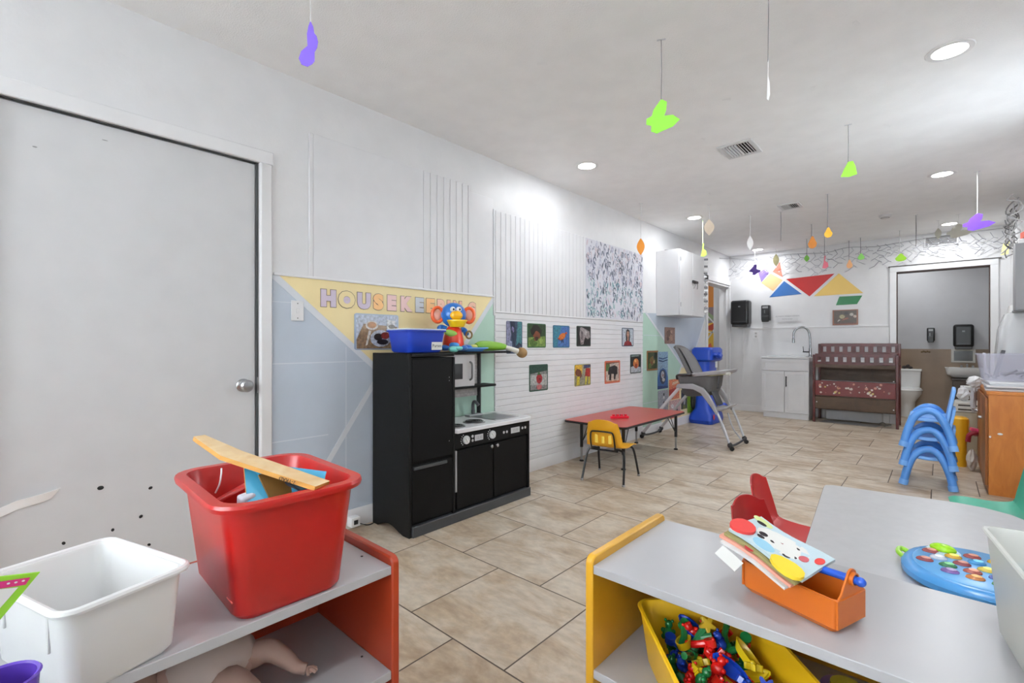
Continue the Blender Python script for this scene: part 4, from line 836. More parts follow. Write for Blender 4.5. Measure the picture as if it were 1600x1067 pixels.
# cloth book on the caddy
t = thing('cloth_book', (2.315,1.09,.655), 'soft cloth baby book with cow spots, red and yellow patches lying on the orange caddy', 'book')
e0 = Vector((2.243,1.045,.675)); ex = Vector((.145,-.05,-.038)); ey = Vector((.035,.118,.004)); nz = ex.cross(ey).normalized()
def bk(u, v, h=0, wob=.0): return tuple(e0+ex*u+ey*v+nz*(h+.004*math.sin(u*5+v*3)*1.0))
def cloth(nm, mt, u0,u1,v0,v1, h, th, parent=t):
    m = MB().sheet([[bk(u0+(u1-u0)*i/6, v0+(v1-v0)*j/4, h) for j in range(5)] for i in range(7)], th); return m.build(nm, mt, parent)
pg = cloth('front_cover', C(196,216,224,.8,bump=.3,bscale=500),0,1,0.05,1,.012,.006)
cloth('page', C(150,140,90,.8),-.02,.96,-.02,.95,.004,.006); cloth('page', C(214,150,130,.8),-.06,.93,-.06,.9,-.003,.006); cloth('page', C(222,222,222,.8),-.0,.9,-.13,.8,-.009,.005)
def patch(nm, mt, cu, cv, ru, rv, h=.0165, n=14, a=0, parent=pg, th=.0015):
    m = MB(); pts = ellp(cu,cv,ru,rv,n,a); top = [bk(u,v,h) for u,v in pts]; bot = [bk(u,v,h-th) for u,v in pts]
    m.loft([bot,top]); return m.build(nm, mt, parent)
CR = C(214,64,60,.8); CK = C(40,30,34,.8)
patch('white_patch', C(232,232,228,.8),.5,.6,.34,.30,.0152)
patch('red_patch', CR,.08,.28,.16,.22,.021,parent=pg,th=.006); patch('yellow_patch', C(236,204,50,.8),.80,.06,.2,.2,.021,a=.1,th=.007); patch('blue_patch', C(150,200,224,.8),.42,.22,.14,.14,.0155)
patch('green_patch', C(206,216,150,.8),.1,.86,.14,.1,.0158)
for u,v,a,b,r in ((.12,.78,.07,.045,.4),(.28,.5,.07,.05,1.2),(.35,.62,.05,.04,.3),(.30,.38,.05,.04,.5),(.5,.78,.06,.04,1.0),(.42,.48,.03,.03,0),(.63,.72,.05,.03,.2),(.56,.55,.03,.02,.6),(.72,.45,.04,.035,1),(.66,.36,.05,.03,.4)): patch('cow_spot', CK,u,v,a,b,.0162,9,r)
patch('cow_face', CK,.5,.66,.11,.11,.0165); patch('cow_snout', C(150,80,84,.8),.5,.64,.05,.05,.0172)
patch('cow_ear', C(190,90,96,.8),.8,.55,.055,.08,.0168); patch('flower', CR,.93,.7,.05,.1,.0165)
patch('red_tab', C(176,36,40,.8),.35,-.02,.06,.06,.006,parent=t)
m = MB().sheet([[tuple(Vector(bk(.05,-.12,-.012))),tuple(Vector(bk(.38,-.17,-.02)))],[tuple(Vector(bk(.05,-.32,-.022))),tuple(Vector(bk(.38,-.37,-.03)))]],.0008); m.build('care_label', C(226,226,222,.6), t)

# yellow bin on the lower right shelf with loose toys
YB = (226,178,26)
t = bin_('toy_tray','yellow plastic bin of small coloured toys on the lower shelf of the yellow ended unit',2.235,1.037,.3155,.45,(.115,.15),(.13,.17),.028,YB,rz=math.radians(42),rim=.004,rimh=.006,rough=.35)
random.seed(3)
TC = {'red':(214,28,24),'yellow':(226,196,30),'blue':(22,64,176),'green':(30,120,64)}
def star(n, r0, r1): return [((r0 if i % 2 else r1)*math.cos(PI*i/n), (r0 if i % 2 else r1)*math.sin(PI*i/n)) for i in range(2*n)]
def toy_piece(kind, col, T, label):
    m = MB()
    if kind == 'flower':
        m.prism([((.0105+.004*math.cos(5*a))*math.cos(a),(.0105+.004*math.cos(5*a))*math.sin(a)) for a in [2*PI*i/30 for i in range(30)]],'Z',0,.009,0,T); m.cyl((0,0,0),.001,.001); m.v = m.v[:60]; m.f = [f for f in m.f if max(f) < 60]; m.mi = m.mi[:len(m.f)]
        m.ell(T @ Vector((0,0,.010)),(.006,.006,.004),seg=10,rings=6)
    elif kind == 'bear':
        for c,r in (((0,0,.008),(.010,.009,.010)),((0,0,.022),.007),((.006,0,.028),.0028),((-.006,0,.028),.0028),((.009,0,.012),.004),((-.009,0,.012),.004),((.006,.004,.002),.0045),((-.006,.004,.002),.0045)):
            v0 = len(m.v); m.ell(c,r,seg=10,rings=6); m.v[v0:] = [tuple(T @ Vector(p)) for p in m.v[v0:]]
    elif kind == 'boat':
        m.loft([[(x*.7,y*.8,0) for x,y in ellp(0,0,.03,.012)],[(x,y,.012) for x,y in ellp(0,0,.03,.012)],[(x*.9,y*.85,.012) for x,y in ellp(0,0,.03,.012)],[(x*.6,y*.7,.003) for x,y in ellp(0,0,.03,.012)]],0,T=T)
    elif kind == 'block':
        m.box(-.012,-.008,0,.012,.008,.012,0,T)
        for x in (-.006,.006): m.lathe([(.004,.0121),(.004,.0155)],(x,0,0),0,10,T)
    else:
        m.tube([(-.022,0,.006),(0,.004,.006),(.022,0,.006)],.0055,0,10,T=T); m.lathe([(.009,0),(.009,.012)],(-.024,0,0),0,12,T)
    return tag(m.build('toy_'+kind, C(*TC[col],.22) if kind != 'block' else C(*TC[col],.3)), label, 'toy', 'plastic toy pieces in the yellow bin')
kinds = {'flower':'flower shaped counter','bear':'bear shaped counter','boat':'boat shaped piece','block':'building block','peg':'peg with a round head'}
k_ = 0
R42 = Matrix.Rotation(math.radians(42),4,'Z')
grid = [(-.09+.036*i+random.uniform(-.006,.006), -.125+.036*j+random.uniform(-.006,.006), 0) for i in range(6) for j in range(8)]+[(-.07+.045*i+random.uniform(-.012,.012), -.10+.043*j+random.uniform(-.012,.012), 1) for i in range(4) for j in range(6)]+[(-.06+.04*i+random.uniform(-.01,.01), -.12+.036*j+random.uniform(-.01,.01), 2) for i in range(4) for j in range(7)]
for (a, b, lv) in grid:
    kind = random.choice(['flower','flower','bear','bear','bear','block','peg','boat']); col = random.choice(['red','yellow','blue','green','red','yellow','green'])
    if kind == 'flower' and random.random() < .6: col = 'yellow'
    if kind == 'bear' and random.random() < .4: col = 'red'
    p = R42 @ Vector((a,b,0)); z = .343+lv*.022+(.02*(b+.12)/.25 if lv else 0)+random.uniform(0,.004)
    T = Matrix.Translation((2.235+p.x,1.037+p.y,z)) @ Euler((random.uniform(-.7,.7),random.uniform(-.7,.7),random.uniform(0,6))).to_matrix().to_4x4() @ Matrix.Scale(1.35,4)
    toy_piece(kind,col,T,'%s plastic %s in the yellow bin' % (col,kinds[kind]))
TT = Matrix.Translation((2.15,1.10,.405)) @ Euler((.1,.15,math.radians(-30))).to_matrix().to_4x4() @ Matrix.Scale(1.5,4)
toy_piece('boat','blue',TT,'large dark blue boat piece at the back corner of the yellow bin')
# green frog-like figure with a yellow flower, tallest in the bin
t = thing('toy_figure', (2.175,1.10,.39), 'green toy figure with a yellow head, tallest piece in the yellow bin', 'toy')
MB().tube(smoothp([(2.165,1.055,.39),(2.172,1.075,.41),(2.18,1.10,.43)]),.010,0,10).tube([(2.175,1.08,.415),(2.2,1.09,.425)],.008,0,8).build('body', C(40,120,70,.3), t)
MB().prism([((.015+.005*math.cos(5*a))*math.cos(a),(.015+.005*math.cos(5*a))*math.sin(a)) for a in [2*PI*i/30 for i in range(30)]],'Z',0,.012,0,Matrix.Translation((2.182,1.105,.436))@Euler((.9,.3,.4)).to_matrix().to_4x4()).build('head', C(206,170,40,.4), t, bevel=.002)
# purple toy to the right on the lower shelf
t = thing('toy_drum', (2.44,1.16,.3155), 'purple and yellow round toy on the lower shelf under the orange caddy', 'toy')
MB().lathe([(.001,0),(.04,0),(.05,.01),(.052,.055),(.046,.068),(.001,.07)],(2.44,1.16,.3155),0,32).build('base', C(120,104,190,.3), t)
MB().lathe([(.001,.0702),(.03,.0702),(.028,.082),(.001,.086)],(2.44,1.155,.3155),0,32).build('yellow_button', C(190,180,50,.3), t)
tag(MB().obox((2.57,1.22,.35),(.13,.09,.06),(0,0,.3)).build('toy_box', C(90,116,150,.4), bevel=.008), 'grey blue box on the lower shelf behind the purple toy', 'box')

# grey table with the fish toy
GT = M('grey_laminate', (192,192,194), .3, var=.05, vscale=30)
t = thing('activity_table', (2.52,1.85,0), 'grey laminate activity table with a dark edge behind the yellow ended shelf', 'table')
poly = [(2.31,1.40),(2.84,1.40),(2.80,2.13)]+[(2.785,2.2),(2.75,2.25),(2.69,2.285),(2.62,2.295)]+[(2.26,2.25),(2.24,2.235),(2.238,2.21)]
MB().prism(poly,'Z',.5005,.52).build('table_top', GT, t, bevel=.001)
cx_, cy_ = 2.53,1.85
MB().prism([(x+(x-cx_)*.004,y+(y-cy_)*.002) for x,y in poly],'Z',.498,.518).build('edge_band', C(84,54,44,.4), t)
for x,y in ((2.38,1.5),(2.74,1.5),(2.32,2.15),(2.68,2.18)):
    l = MB().cyl((x,y,.15),.016,.348,0,'Z',14).build('leg', BLACK, t); MB().cyl((x,y,.004),.012,.15,0,'Z',12).cyl((x,y,0),.02,.012,0,'Z',14).build('leg_foot', CHROME, l)
t = thing('fish_keyboard_toy', (2.66,1.55,.5205), 'light blue fish shaped learning toy with coloured buttons on the grey table', 'toy', rz=math.radians(-8))
FB = C(74,146,208,.25)
def fo(k, z, n=40): return [((.155*k if math.cos(a) < 0 else .2*k)*math.cos(a), .145*k*math.sin(a)*(1-.15*math.cos(a)), z) for a in [2*PI*i/n for i in range(n)]]
MB().loft([fo(.93,0),fo(1,.008),fo(1,.02),fo(.95,.03),fo(.88,.034)]).build('body', FB, t, local=True)
MB().loft([fo(.86,.0341),fo(.84,.036)]).build('face_plate', C(92,160,214,.3), t, local=True)
gl = MB().lathe([(.001,0),(.034,0),(.03,.003),(.001,.003)],(-.085,.055,.0362),0,24).build('eye_ring', C(190,214,226,.3), t, local=True)
MB().ell((-.085,.055,.043),(.026,.018,.012)).build('eye', C(150,206,30,.25), gl, local=True)
MB().tube(smoothp([(-.145,.03,.02),(-.165,.035,.024),(-.165,.01,.022),(-.15,-.01,.018)]),.006,0,10).build('green_lip', C(150,206,60,.3), t, local=True)
bc = [(150,70,70),(206,160,60),(70,140,190),(176,110,70),(60,140,110),(150,70,90),(100,84,150),(196,200,210),(140,70,76),(206,180,80),(70,130,180),(150,80,80),(110,84,140),(196,206,214),(140,64,70),(60,120,80),(170,90,80),(90,100,160),(180,150,60),(150,60,80),(70,150,130),(120,90,150),(190,120,70),(90,150,80),(170,70,80),(80,120,180)]
bi = 0
for r_i, yy in enumerate((.03,-.005,-.04,-.075,.065)):
    for c_i in range(7 if r_i < 3 else 5):
        x = -.105+c_i*.042+(.02 if r_i % 2 else 0)+(.03 if r_i >= 3 else 0)
        if r_i == 4 and c_i == 0: continue
        if (x/.15)**2+(yy/.12)**2 > .85 and x < 0: continue
        c = bc[bi % len(bc)]; bi += 1
        b_ = MB().ell((x,yy,.037),(.017,.0115,.007),0,(0,0,.3),14,8).build('button', C(*c,.25), t, local=True)
        MB().ell((x+.002,yy,.0425),(.010,.007,.0028),0,(0,0,.3),10,6).build('button_picture', C(min(255,c[0]+70),min(255,c[1]+80),min(255,c[2]+60),.3), b_, local=True)

# frosted bin on the right
t = bin_('frosted_bin','tall frosted clear plastic bin at the right edge of the white shelf',2.805,1.075,.5605,.745,(.128,.165),(.142,.182),.02,(226,228,222),rz=math.radians(8.2),rim=.004,rimh=.005,wall=.003,rough=.35,alpha=.6)
tag(MB().ell((2.83,1.02,.60),(.07,.10,.035)).build('grey_soft_toy', C(150,150,152,.8)), 'grey soft shape inside the frosted bin', 'toy')

# ================================================================ CHILD CHAIRS
def shell_chair(name, label, loc, rz, col, sh, bh, wd, legm, group=None, legspread=1, tall=0, slots=True, rear=True):
    """moulded shell chair, faces local +Y. sh seat height, bh top of the back"""
    t = thing(name, loc, label, 'chair', group, rz); SM = C(*col,.35)
    h = wd/2; rows = []
    prof = [(.17,-.012,1),(.15,.0,1),(.08,.002,1),(0,-.004,1),(-.08,.0,1),(-.125,.012,.98),(-.15,.045,.95),(-.165,.10,.93),(-.178,(bh-sh)*.65,.86),(-.19,(bh-sh)*.88,.78),(-.196,(bh-sh),.62)]
    for y, z, k in prof:
        cup_ = .012 if z < .03 else .02
        rows.append([(h*k*u, y+(cup_*u*u if z > .03 else 0), sh+z+(cup_*u*u*.6 if z <= .03 else 0)-(.025*abs(u)**3 if y < -.19 else 0)) for u in (-1,-.8,-.5,-.2,0,.2,.5,.8,1)])
    s = MB().sheet(rows, .007).build('seat_shell', SM, t, local=True, bevel=.002, subsurf=1)
    if slots:
        m = MB()
        for x in (-.055,0,.055): m.box(x-.012,-.168,sh+.045,x+.012,-.150,sh+.115,0)
        m.build('back_slot', C(248,214,90,.4), s, local=True, bevel=.003)
        m = MB().tube(smoothp([(-.095,-.155,sh-.012),(-.098,-.176,sh+.05),(-.09,-.19,sh+.125),(-.06,-.194,sh+.14),(.06,-.194,sh+.14),(.09,-.19,sh+.125),(.098,-.176,sh+.05),(.095,-.155,sh-.012)]),.0065,0,8)
        m.build('back_frame', legm, t, local=True)
    for sx in (-1,1):
        for y0, y1 in ((-.10,-.18),(.10,.18)):
            l = MB().tube(smoothp([(sx*(h-.09),y0*.7,sh-.015),(sx*(h-.035),y0,sh-.012),(sx*h*.98,y0*1.15,sh-.05),(sx*.17*legspread,y1,.012)]),.009,0,10).build('leg', legm, t, local=True)
            MB().lathe([(.001,0),(.012,0),(.012,.012),(.009,.016)],(sx*.17*legspread,y1,0),0,14).build('glide', CHROME, l, local=True)
    MB().tube([(-h+.05,-.12,sh-.016),(h-.05,-.12,sh-.016)],.008,0,8).tube([(-h+.05,.1,sh-.016),(h-.05,.1,sh-.016)],.008,0,8).build('seat_frame', legm, t, local=True)
    return t
shell_chair('toddler_chair','mustard yellow plastic toddler chair with black legs facing the red table',(.607,3.37,0),math.radians(9.3),(222,160,30),.262,.495,.31,BLACK)
shell_chair('toddler_chair','nearer of the two red plastic chairs at the left side of the grey table',(2.15,2.03,0),math.radians(-112),(170,24,26),.25,.455,.25,CHROME,'red chairs at the grey table',slots=False,legspread=.75)
shell_chair('toddler_chair','farther red plastic chair, its tall back showing behind the nearer red one',(2.13,2.36,0),math.radians(-93),(186,28,28),.25,.48,.25,CHROME,'red chairs at the grey table',slots=False,legspread=.75)
shell_chair('toddler_chair','teal green plastic chair behind the far corner of the grey table',(2.74,2.83,0),math.radians(95),(40,160,130),.375,.62,.32,CHROME,slots=False).scale = (1,.72,1)

# stacked blue chairs
BC = C(82,142,214,.35); BC2 = C(112,164,226,.35)
def blue_chair(z, label):
    t = thing('stacking_chair', (2.507,4.93,z), label, 'chair', 'stacked blue chairs')
    for sy in (-1,1):
        y = sy*.185
        pts = [(-.145,y+sy*.012,.0),(-.12,y,.12),(-.085,y-sy*.01,.22),(-.03,y-sy*.02,.275),(.035,y-sy*.02,.275),(.085,y-sy*.01,.21),(.125,y,.1),(.142,y+sy*.012,.0)]
        hp = MB().tube(smoothp(pts,5),.0255,0,12).build('side_hoop', BC, t, local=True)
        for p, q in ((pts[0],pts[1]),(pts[-1],pts[-2])):
            p = Vector(p); q = Vector(q); d = (q-p).normalized(); MB().tube([p,p+d*.04],.0295,0,14).build('foot_sleeve', BC2, hp, local=True)
    MB().sheet([[(x,y,.205+.012*(x/.11)**2+.006*(y/.15)**2) for y in (-.165,-.11,-.05,0,.05,.11,.165)] for x in (-.115,-.07,0,.07,.105)],.03).build('seat', BC2, t, local=True, bevel=.008)
    MB().sheet([[(.105+.04*k,y*(1-.25*k*k),.2+.26*k-.02*(y/.15)**2*k) for y in (-.15,-.10,-.05,0,.05,.10,.15)] for k in (0,.3,.6,.85,1)],.022).build('backrest', BC2, t, local=True, bevel=.006)
for z, lb in ((0,'bottom'),(.146,'middle'),(.292,'top')): blue_chair(z,'light blue plastic toddler chair, %s one of the stack of three' % lb)
t = thing('yellow_post', (2.70,5.77,0), 'tall yellow plastic post standing behind the stacked blue chairs', 'toy part')
MB().lathe([(.001,0),(.046,0),(.048,.01),(.048,.2),(.052,.23),(.062,.3),(.06,.34),(.064,.39),(.062,.42),(.045,.435),(.001,.43)],(2.70,5.77,0),0,30).build('column', C(236,178,34,.35), t)
MB().lathe([(.001,0),(.03,0),(.028,.003),(.001,.004)],(2.70,5.77,.4365),0,20).build('cap_dent', C(222,166,30,.4), t)

# ================================================================ MIDDLE AND FAR FURNITURE
# red adjustable table
t = thing('activity_table', (.335,4.155,0), 'low red topped activity table with black adjustable legs along the left wall', 'table')
RT_ = C(172,70,62,.35)
def poly_r(k=0): return [(p[0]+.335,p[1]+4.155) for p in rrect(.31-k,.63-k,.045,6)]
MB().prism(poly_r(.001),'Z',.3755,.39).build('table_top', RT_, t, bevel=.001); MB().prism(poly_r(-.003),'Z',.368,.3865).build('edge_band', BLACK, t, bevel=.002)
for x, y in ((.12,3.68),(.56,3.66),(.57,4.72),(.12,4.74)):
    l = MB().cyl((x,y,.13),.0145,.238,0,'Z',14).build('leg', BLACK, t)
    MB().cyl((x,y,.012),.010,.12,0,'Z',12).build('leg_extension', CHROME, l); MB().lathe([(.001,0),(.021,0),(.021,.008),(.012,.014)],(x,y,0),0,16).build('foot', BLACK, l)
    sx = 1 if x < .3 else -1; sy = 1 if y < 4.2 else -1
    MB().tube([(x,y+sy*.016,.18),(x+.01*sx,y+sy*.12,.366)],.004,0,6).tube([(x,y+sy*.016,.18),(x+.07*sx,y+sy*.09,.366)],.004,0,6).build('leg_brace', BLACK, l)
t = thing('toy_block', (.37,3.9,.3905), 'small bright red brick toy lying on the red table', 'toy')
MB().obox((.37,3.93,.401),(.03,.17,.02),(0,0,-.75)).build('base', C(206,20,44,.3), t, bevel=.002)
m = MB()
for k in range(4):
    a = (k-1.5)*.038; m.obox((.37+a*math.sin(.75),3.93+a*math.cos(.75),.4195),(.024,.024,.016),(0,0,-.75))
m.build('stud', C(206,20,44,.3), t, bevel=.002)

# high chair
t = thing('high_chair', (.55,5.27,0), 'grey toddler high chair with padded seat, side tray and small black castors', 'high chair')
HG = C(92,90,90,.7,bump=.2,bscale=300); HL = C(150,148,150,.35); HM = C(186,188,192,.3); HD = C(62,62,64,.5)
YN, YF, YM = 5.03, 5.50, 5.265
for y in (YN,YF):
    s = -1 if y == YN else 1
    a = MB(); top = [(.44,.60),(.46,.645),(.62,.655),(.735,.618),(.79,.55),(.845,.455),(.885,.375)]; bot = [(.87,.345),(.83,.40),(.765,.49),(.71,.56),(.63,.595),(.47,.60)]
    a.prism(top+bot,'Y',y-.02,y+.02); fr = a.build('side_arm', HL, t, bevel=.008, seg=3)
    MB().tube(smoothp([(.87,y,.38),(.94,y,.22),(1.0,y+s*.0,.05)]),.0125,0,10).build('front_leg', HM, t)
    MB().tube(smoothp([(.48,y,.61),(.28,y,.37),(.12,y,.15),(.04,y,.05)]),[.017]*13,0,10).build('rear_leg', C(196,190,192,.3), t)
    for x in (1.0,.055):
        c = MB().ell((x,y,.055),(.026,.02,.03)).build('castor_housing', HD, t)
        MB().cyl((x+(.02 if x > .5 else -.015),y-.012,.0225),.0225,.024,0,'Y',20).build('castor_wheel', BLACK, c, bevel=.004)
MB().tube(smoothp([(1.0,YN,.055),(.99,YN+.06,.035),(.99,YM,.03),(.99,YF-.06,.035),(1.0,YF,.055)]),.011,0,8).build('front_base_bar', HD, t)
MB().tube(smoothp([(.05,YN,.06),(.06,YN+.06,.035),(.07,YM,.03),(.06,YF-.06,.035),(.05,YF,.06)]),.011,0,8).build('rear_base_bar', HD, t)
MB().tube(smoothp([(.99,YN+.05,.04),(.91,YN+.09,.17),(.86,YN+.1,.33)]),.008,0,8).tube(smoothp([(.99,YF-.05,.04),(.91,YF-.09,.17),(.86,YF-.1,.33)]),.008,0,8).build('inner_tube', HM, t)
# seat tub, padding, backrest
m = MB(); L = lambda z,x0,x1,hw,r: [(x+(x0+x1)/2, y+YM, z+(.02 if x > 0 else 0)) for x, y in rrect((x1-x0)/2,hw,r,5)]
m.loft([L(.505,.50,.74,.13,.05),L(.53,.47,.77,.16,.06),L(.60,.455,.80,.19,.07),L(.70,.42,.81,.20,.07),L(.72,.42,.81,.205,.07),L(.72,.44,.79,.18,.06),L(.62,.48,.78,.165,.06),L(.60,.5,.76,.14,.05)])
m.build('seat_tub', HG, t)
m = MB(); bk_ = [(.55,.725,.17,.03),(.53,.76,.185,.035),(.475,.86,.19,.045),(.41,.98,.165,.04),(.36,1.035,.12,.03),(.335,1.05,.07,.02)]
rows = [[(x+th_*.8*(abs(u)**2), YM+hw*u, z+.004*abs(u)) for u in (-1,-.8,-.5,-.2,0,.2,.5,.8,1)] for x, z, hw, th_ in bk_]
m.sheet(rows,.035); br = m.build('backrest', HG, t, bevel=.01, subsurf=1)
m = MB(); m.sheet([[(p[0]+.025,YM+(p[1]-YM)*.62,p[2]) for p in r] for r in rows[:5]],.02); m.build('back_pad', C(112,110,110,.8), br, subsurf=1)
m = MB(); m.tube(smoothp([(.60,YN+.02,.75),(.50,YN+.03,.745),(.43,YN+.05,.73),(.425,YN+.07,.69)]),.012,0,8).tube(smoothp([(.60,YF-.02,.75),(.50,YF-.03,.745),(.43,YF-.05,.73),(.425,YF-.07,.69)]),.012,0,8); m.build('recline_handle', HD, t)
# tray
def tr(z,k): return [(x+.765,y+YM,z+.03*(x/.2)) for x, y in rrect(.185-k,.23-k,.07,6)]
y_ = MB().loft([tr(.745,.03),tr(.75,.01),tr(.775,0),tr(.79,.004),tr(.79,.02),tr(.776,.03)]).build('tray', C(158,156,158,.35), t)
MB().loft([tr(.735,.05),tr(.7445,.03)]).build('tray_liner', C(206,206,160,.4), y_); MB().obox((.95,YN+.1,.77),(.04,.06,.03)).build('tray_latch', C(190,190,180,.4), y_, bevel=.008)
MB().tube([(.80,YM,.60),(.80,YM,.75)],.018,0,10).build('crotch_post', HD, t)
# foot rest
MB().prism([(.84,.425),(.90,.42),(.985,.45),(.99,.44),(.90,.385),(.86,.39)],'Y',YN+.02,YF-.2).build('foot_rest', HL, t, bevel=.008); MB().prism([(.78,.58),(.80,.58),(.86,.44),(.84,.43)],'Y',YN+.08,YF-.24).build('leg_support', HD, t, bevel=.006)

# blue plastic toy upright by the doorway
t = thing('plastic_play_stand', (.19,6.7,0), 'tall royal blue plastic play stand beside the open doorway behind the high chair', 'play stand')
PB = C(28,72,186,.3)
MB().loft([[(x+.17,y+6.68,z) for x, y in rrect(a,b,.06,4)] for z,a,b in ((0,.15,.24),(.05,.16,.26),(.12,.15,.24),(.2,.10,.20),(.5,.085,.18),(.86,.09,.19),(.88,.09,.19))]).build('column', PB, t)
MB().loft([[(x+.18,y+6.68,z) for x, y in rrect(a,b,.05,4)] for z,a,b in ((.84,.11,.20),(.86,.14,.23),(1.0,.14,.23),(1.03,.12,.2))]).build('head', PB, t)
MB().tube(smoothp([(.28,6.55,.93),(.35,6.55,.93),(.36,6.62,.9),(.35,6.7,.93),(.28,6.7,.93)]),.03,0,10).build('loop_handle', PB, t)
MB().obox((.33,6.6,.8),(.012,.05,.08),(0,0,0)).build('white_sticker', WHITE, t); MB().ell((.335,6.5,.10),(.006,.03,.04)).build('red_sticker', C(190,40,60,.4), t)
MB().ell((.36,6.8,.22),(.06,.09,.05)).build('lower_knob', PB, t)

# sink cabinet with faucet
t = thing('sink_cabinet', (.9,7.96,0), 'white two door sink cabinet against the far wall', 'cabinet')
X0, X1, Yf, Yb = .594,1.20,7.75,8.18
SW = C(226,226,227,.35)
MB().box(X0,Yf+.02,.08,X1,Yb,.862).build('body', SW, t, bevel=.002); MB().box(X0+.02,Yf+.02,0,X1-.005,Yb-.02,.08).build('toe_kick', SW, t)
MB().box(X0-.004,Yf,.863,X1+.004,Yb,.89).build('worktop', C(222,222,224,.25), t, bevel=.004)
MB().box(X0+.06,Yf+.05,.8905,X1-.06,Yb-.12,.905).build('basin_rim', C(216,218,220,.2), t, bevel=.006)
MB().box(X0+.09,Yf+.08,.9055,X1-.09,Yb-.15,.907).build('basin', C(150,152,154,.25), t)
def shaker(m,x0,x1,z0,z1,y):
    m.box(x0,y,z0,x1,y+.012,z1)
    for q in ((x0,z0,x1,z0+.045),(x0,z1-.045,x1,z1),(x0,z0+.045,x0+.045,z1-.045),(x1-.045,z0+.045,x1,z1-.045)): m.box(q[0],y-.006,q[1],q[2],y,q[3])
m = MB(); shaker(m,X0+.002,X1-.002,.69,.855,Yf+.007); m.build('drawer_front', SW, t, bevel=.0015)
for a, b in ((X0+.002,.893),(.899,X1-.002)):
    m = MB(); shaker(m,a,b,.085,.68,Yf+.007); d = m.build('cabinet_door', SW, t, bevel=.0015)
    if a > .8: MB().box(.915,Yf-.025,.46,.927,Yf-.013,.61).box(.915,Yf-.014,.47,.927,Yf+.0005,.482).box(.915,Yf-.014,.59,.927,Yf+.0005,.602).build('door_handle', C(60,60,62,.4,metal=.6), d, bevel=.002)
t = thing('kitchen_faucet', (1.16,8.08,.8905), 'tall grey gooseneck pull-down faucet at the right of the white sink cabinet', 'faucet')
FM = M('faucet_steel', (150,152,154), .25, metal=1)
MB().lathe([(.001,0),(.026,0),(.026,.01),(.019,.016),(.019,.12),(.014,.13),(.001,.13)],(1.16,8.08,.8905),0,20).build('base', FM, t)
MB().tube(smoothp([(1.16,8.08,1.0),(1.155,8.078,1.18),(1.13,8.07,1.28),(1.07,8.04,1.325),(1.0,8.01,1.30),(.965,8.0,1.24),(.96,8.0,1.17)],6),.0145,0,12).build('spout', FM, t)
MB().lathe([(.012,0),(.019,.005),(.019,.06),(.012,.08)],(.96,8.0,1.09),0,16).build('spray_head', FM, t)
MB().tube([(1.145,8.07,.96),(1.07,8.05,.962)],.009,0,8).tube([(1.08,8.05,.965),(1.075,8.045,1.04)],.005,0,8).build('lever', C(60,60,62,.3,metal=.8), t)

# changing table
t = thing('changing_table', (1.72,7.92,0), 'dark red wooden changing table with slatted guard rails and two open shelves', 'changing table')
CM = wood('cherry_wood',(66,18,16),(94,28,24),(2,14,2),.35); CB = wood('dark_board',(74,54,38),(90,68,48),(2,12,2),.5)
X0,X1,Yf,Yb = 1.255,2.185,7.69,8.14
for x in (X0,X1-.03):
    for y in (Yf,Yb-.04): MB().box(x,y,0,x+.03,y+.04,.93 if y == Yf else 1.08).build('post', CM, t, bevel=.003)
def guard(y, z0, z1, nm, n=9):
    m = MB(); m.box(X0+.03,y,z0,X1-.03,y+.018,z0+.035); m.box(X0+.03,y,z1-.045,X1-.03,y+.018,z1)
    W = (X1-X0-.06)/n
    for i in range(n+1): m.box(max(X0+.03,X0+.03+i*W-.028),y,z0+.035,min(X1-.03,X0+.03+i*W+.028),y+.018,z1-.045)
    m.build(nm, CM, t, bevel=.002)
guard(Yf+.005,.80,.945,'front_rail'); guard(Yb-.03,.93,1.085,'back_rail')
MB().box(X0+.03,Yf+.005,.755,X1-.03,Yf+.02,.80).build('front_apron', CB, t)
for x in (X0+.004,X1-.022): MB().box(x,Yf+.04,.80,x+.018,Yb-.04,.90).build('side_rail', CM, t, bevel=.002)
MB().box(X0+.03,Yf+.022,.775,X1-.03,Yb-.04,.79).build('changing_board', C(226,226,226,.5), t)
MB().box(X0+.03,Yb-.03,.56,X1-.03,Yb-.02,.76).build('back_board', CB, t)
MB().box(X0+.05,Yf+.05,.791,X1-.05,Yb-.06,.85).build('changing_pad', C(228,228,230,.6), t, bevel=.01)
MB().box(X0+.03,Yf+.02,.36,X1-.03,Yb-.03,.375).build('shelf', CB, t); MB().box(X0+.03,Yf+.02,.185,X1-.03,Yb-.03,.2).build('shelf', CB, t)
pn = MB().box(X0+.03,Yf+.002,.375,X1-.03,Yf+.018,.575).build('middle_panel', C(110,26,24,.35), t, bevel=.003)
MB().box(X0+.03,Yf+.002,.20,X1-.03,Yf+.018,.36).build('lower_panel', CB, t, bevel=.003)
random.seed(21); m = MB()
for i in range(46):
    x = X0+.07+random.random()*.79; z = .40+random.random()*.15
    if i < 30: x = random.choice([1.40,1.6,1.62,1.85,1.9,1.98])+random.uniform(-.08,.1)
    x = min(X1-.06,x); r = random.uniform(.005,.018); m.prism([(x+a,z+b) for a, b in blob(0,0,r,7,i,.25)],'Y',Yf+.0006-.00002*i,Yf+.0019,random.choice([0,0,1,2,3]))
m.build('peeling_sticker', [C(226,216,206,.5),C(214,196,120,.5),C(206,150,130,.5),C(190,176,170,.5)], pn, smooth=False)['kind'] = 'stuff'
for x, z in ((X0+.05,.62),(X1-.05,.60),(X0+.05,.28),(X1-.05,.24)): MB().cyl((x,Yf+.0,z),.008,.01,0,'Y',10).build('bracket', WHITE, t)
tag(MB().box(1.36,8.0,.012,2.0,8.12,.15).build('storage_box', C(196,196,198,.4), bevel=.01), 'long white box under the changing table against the far wall', 'box')
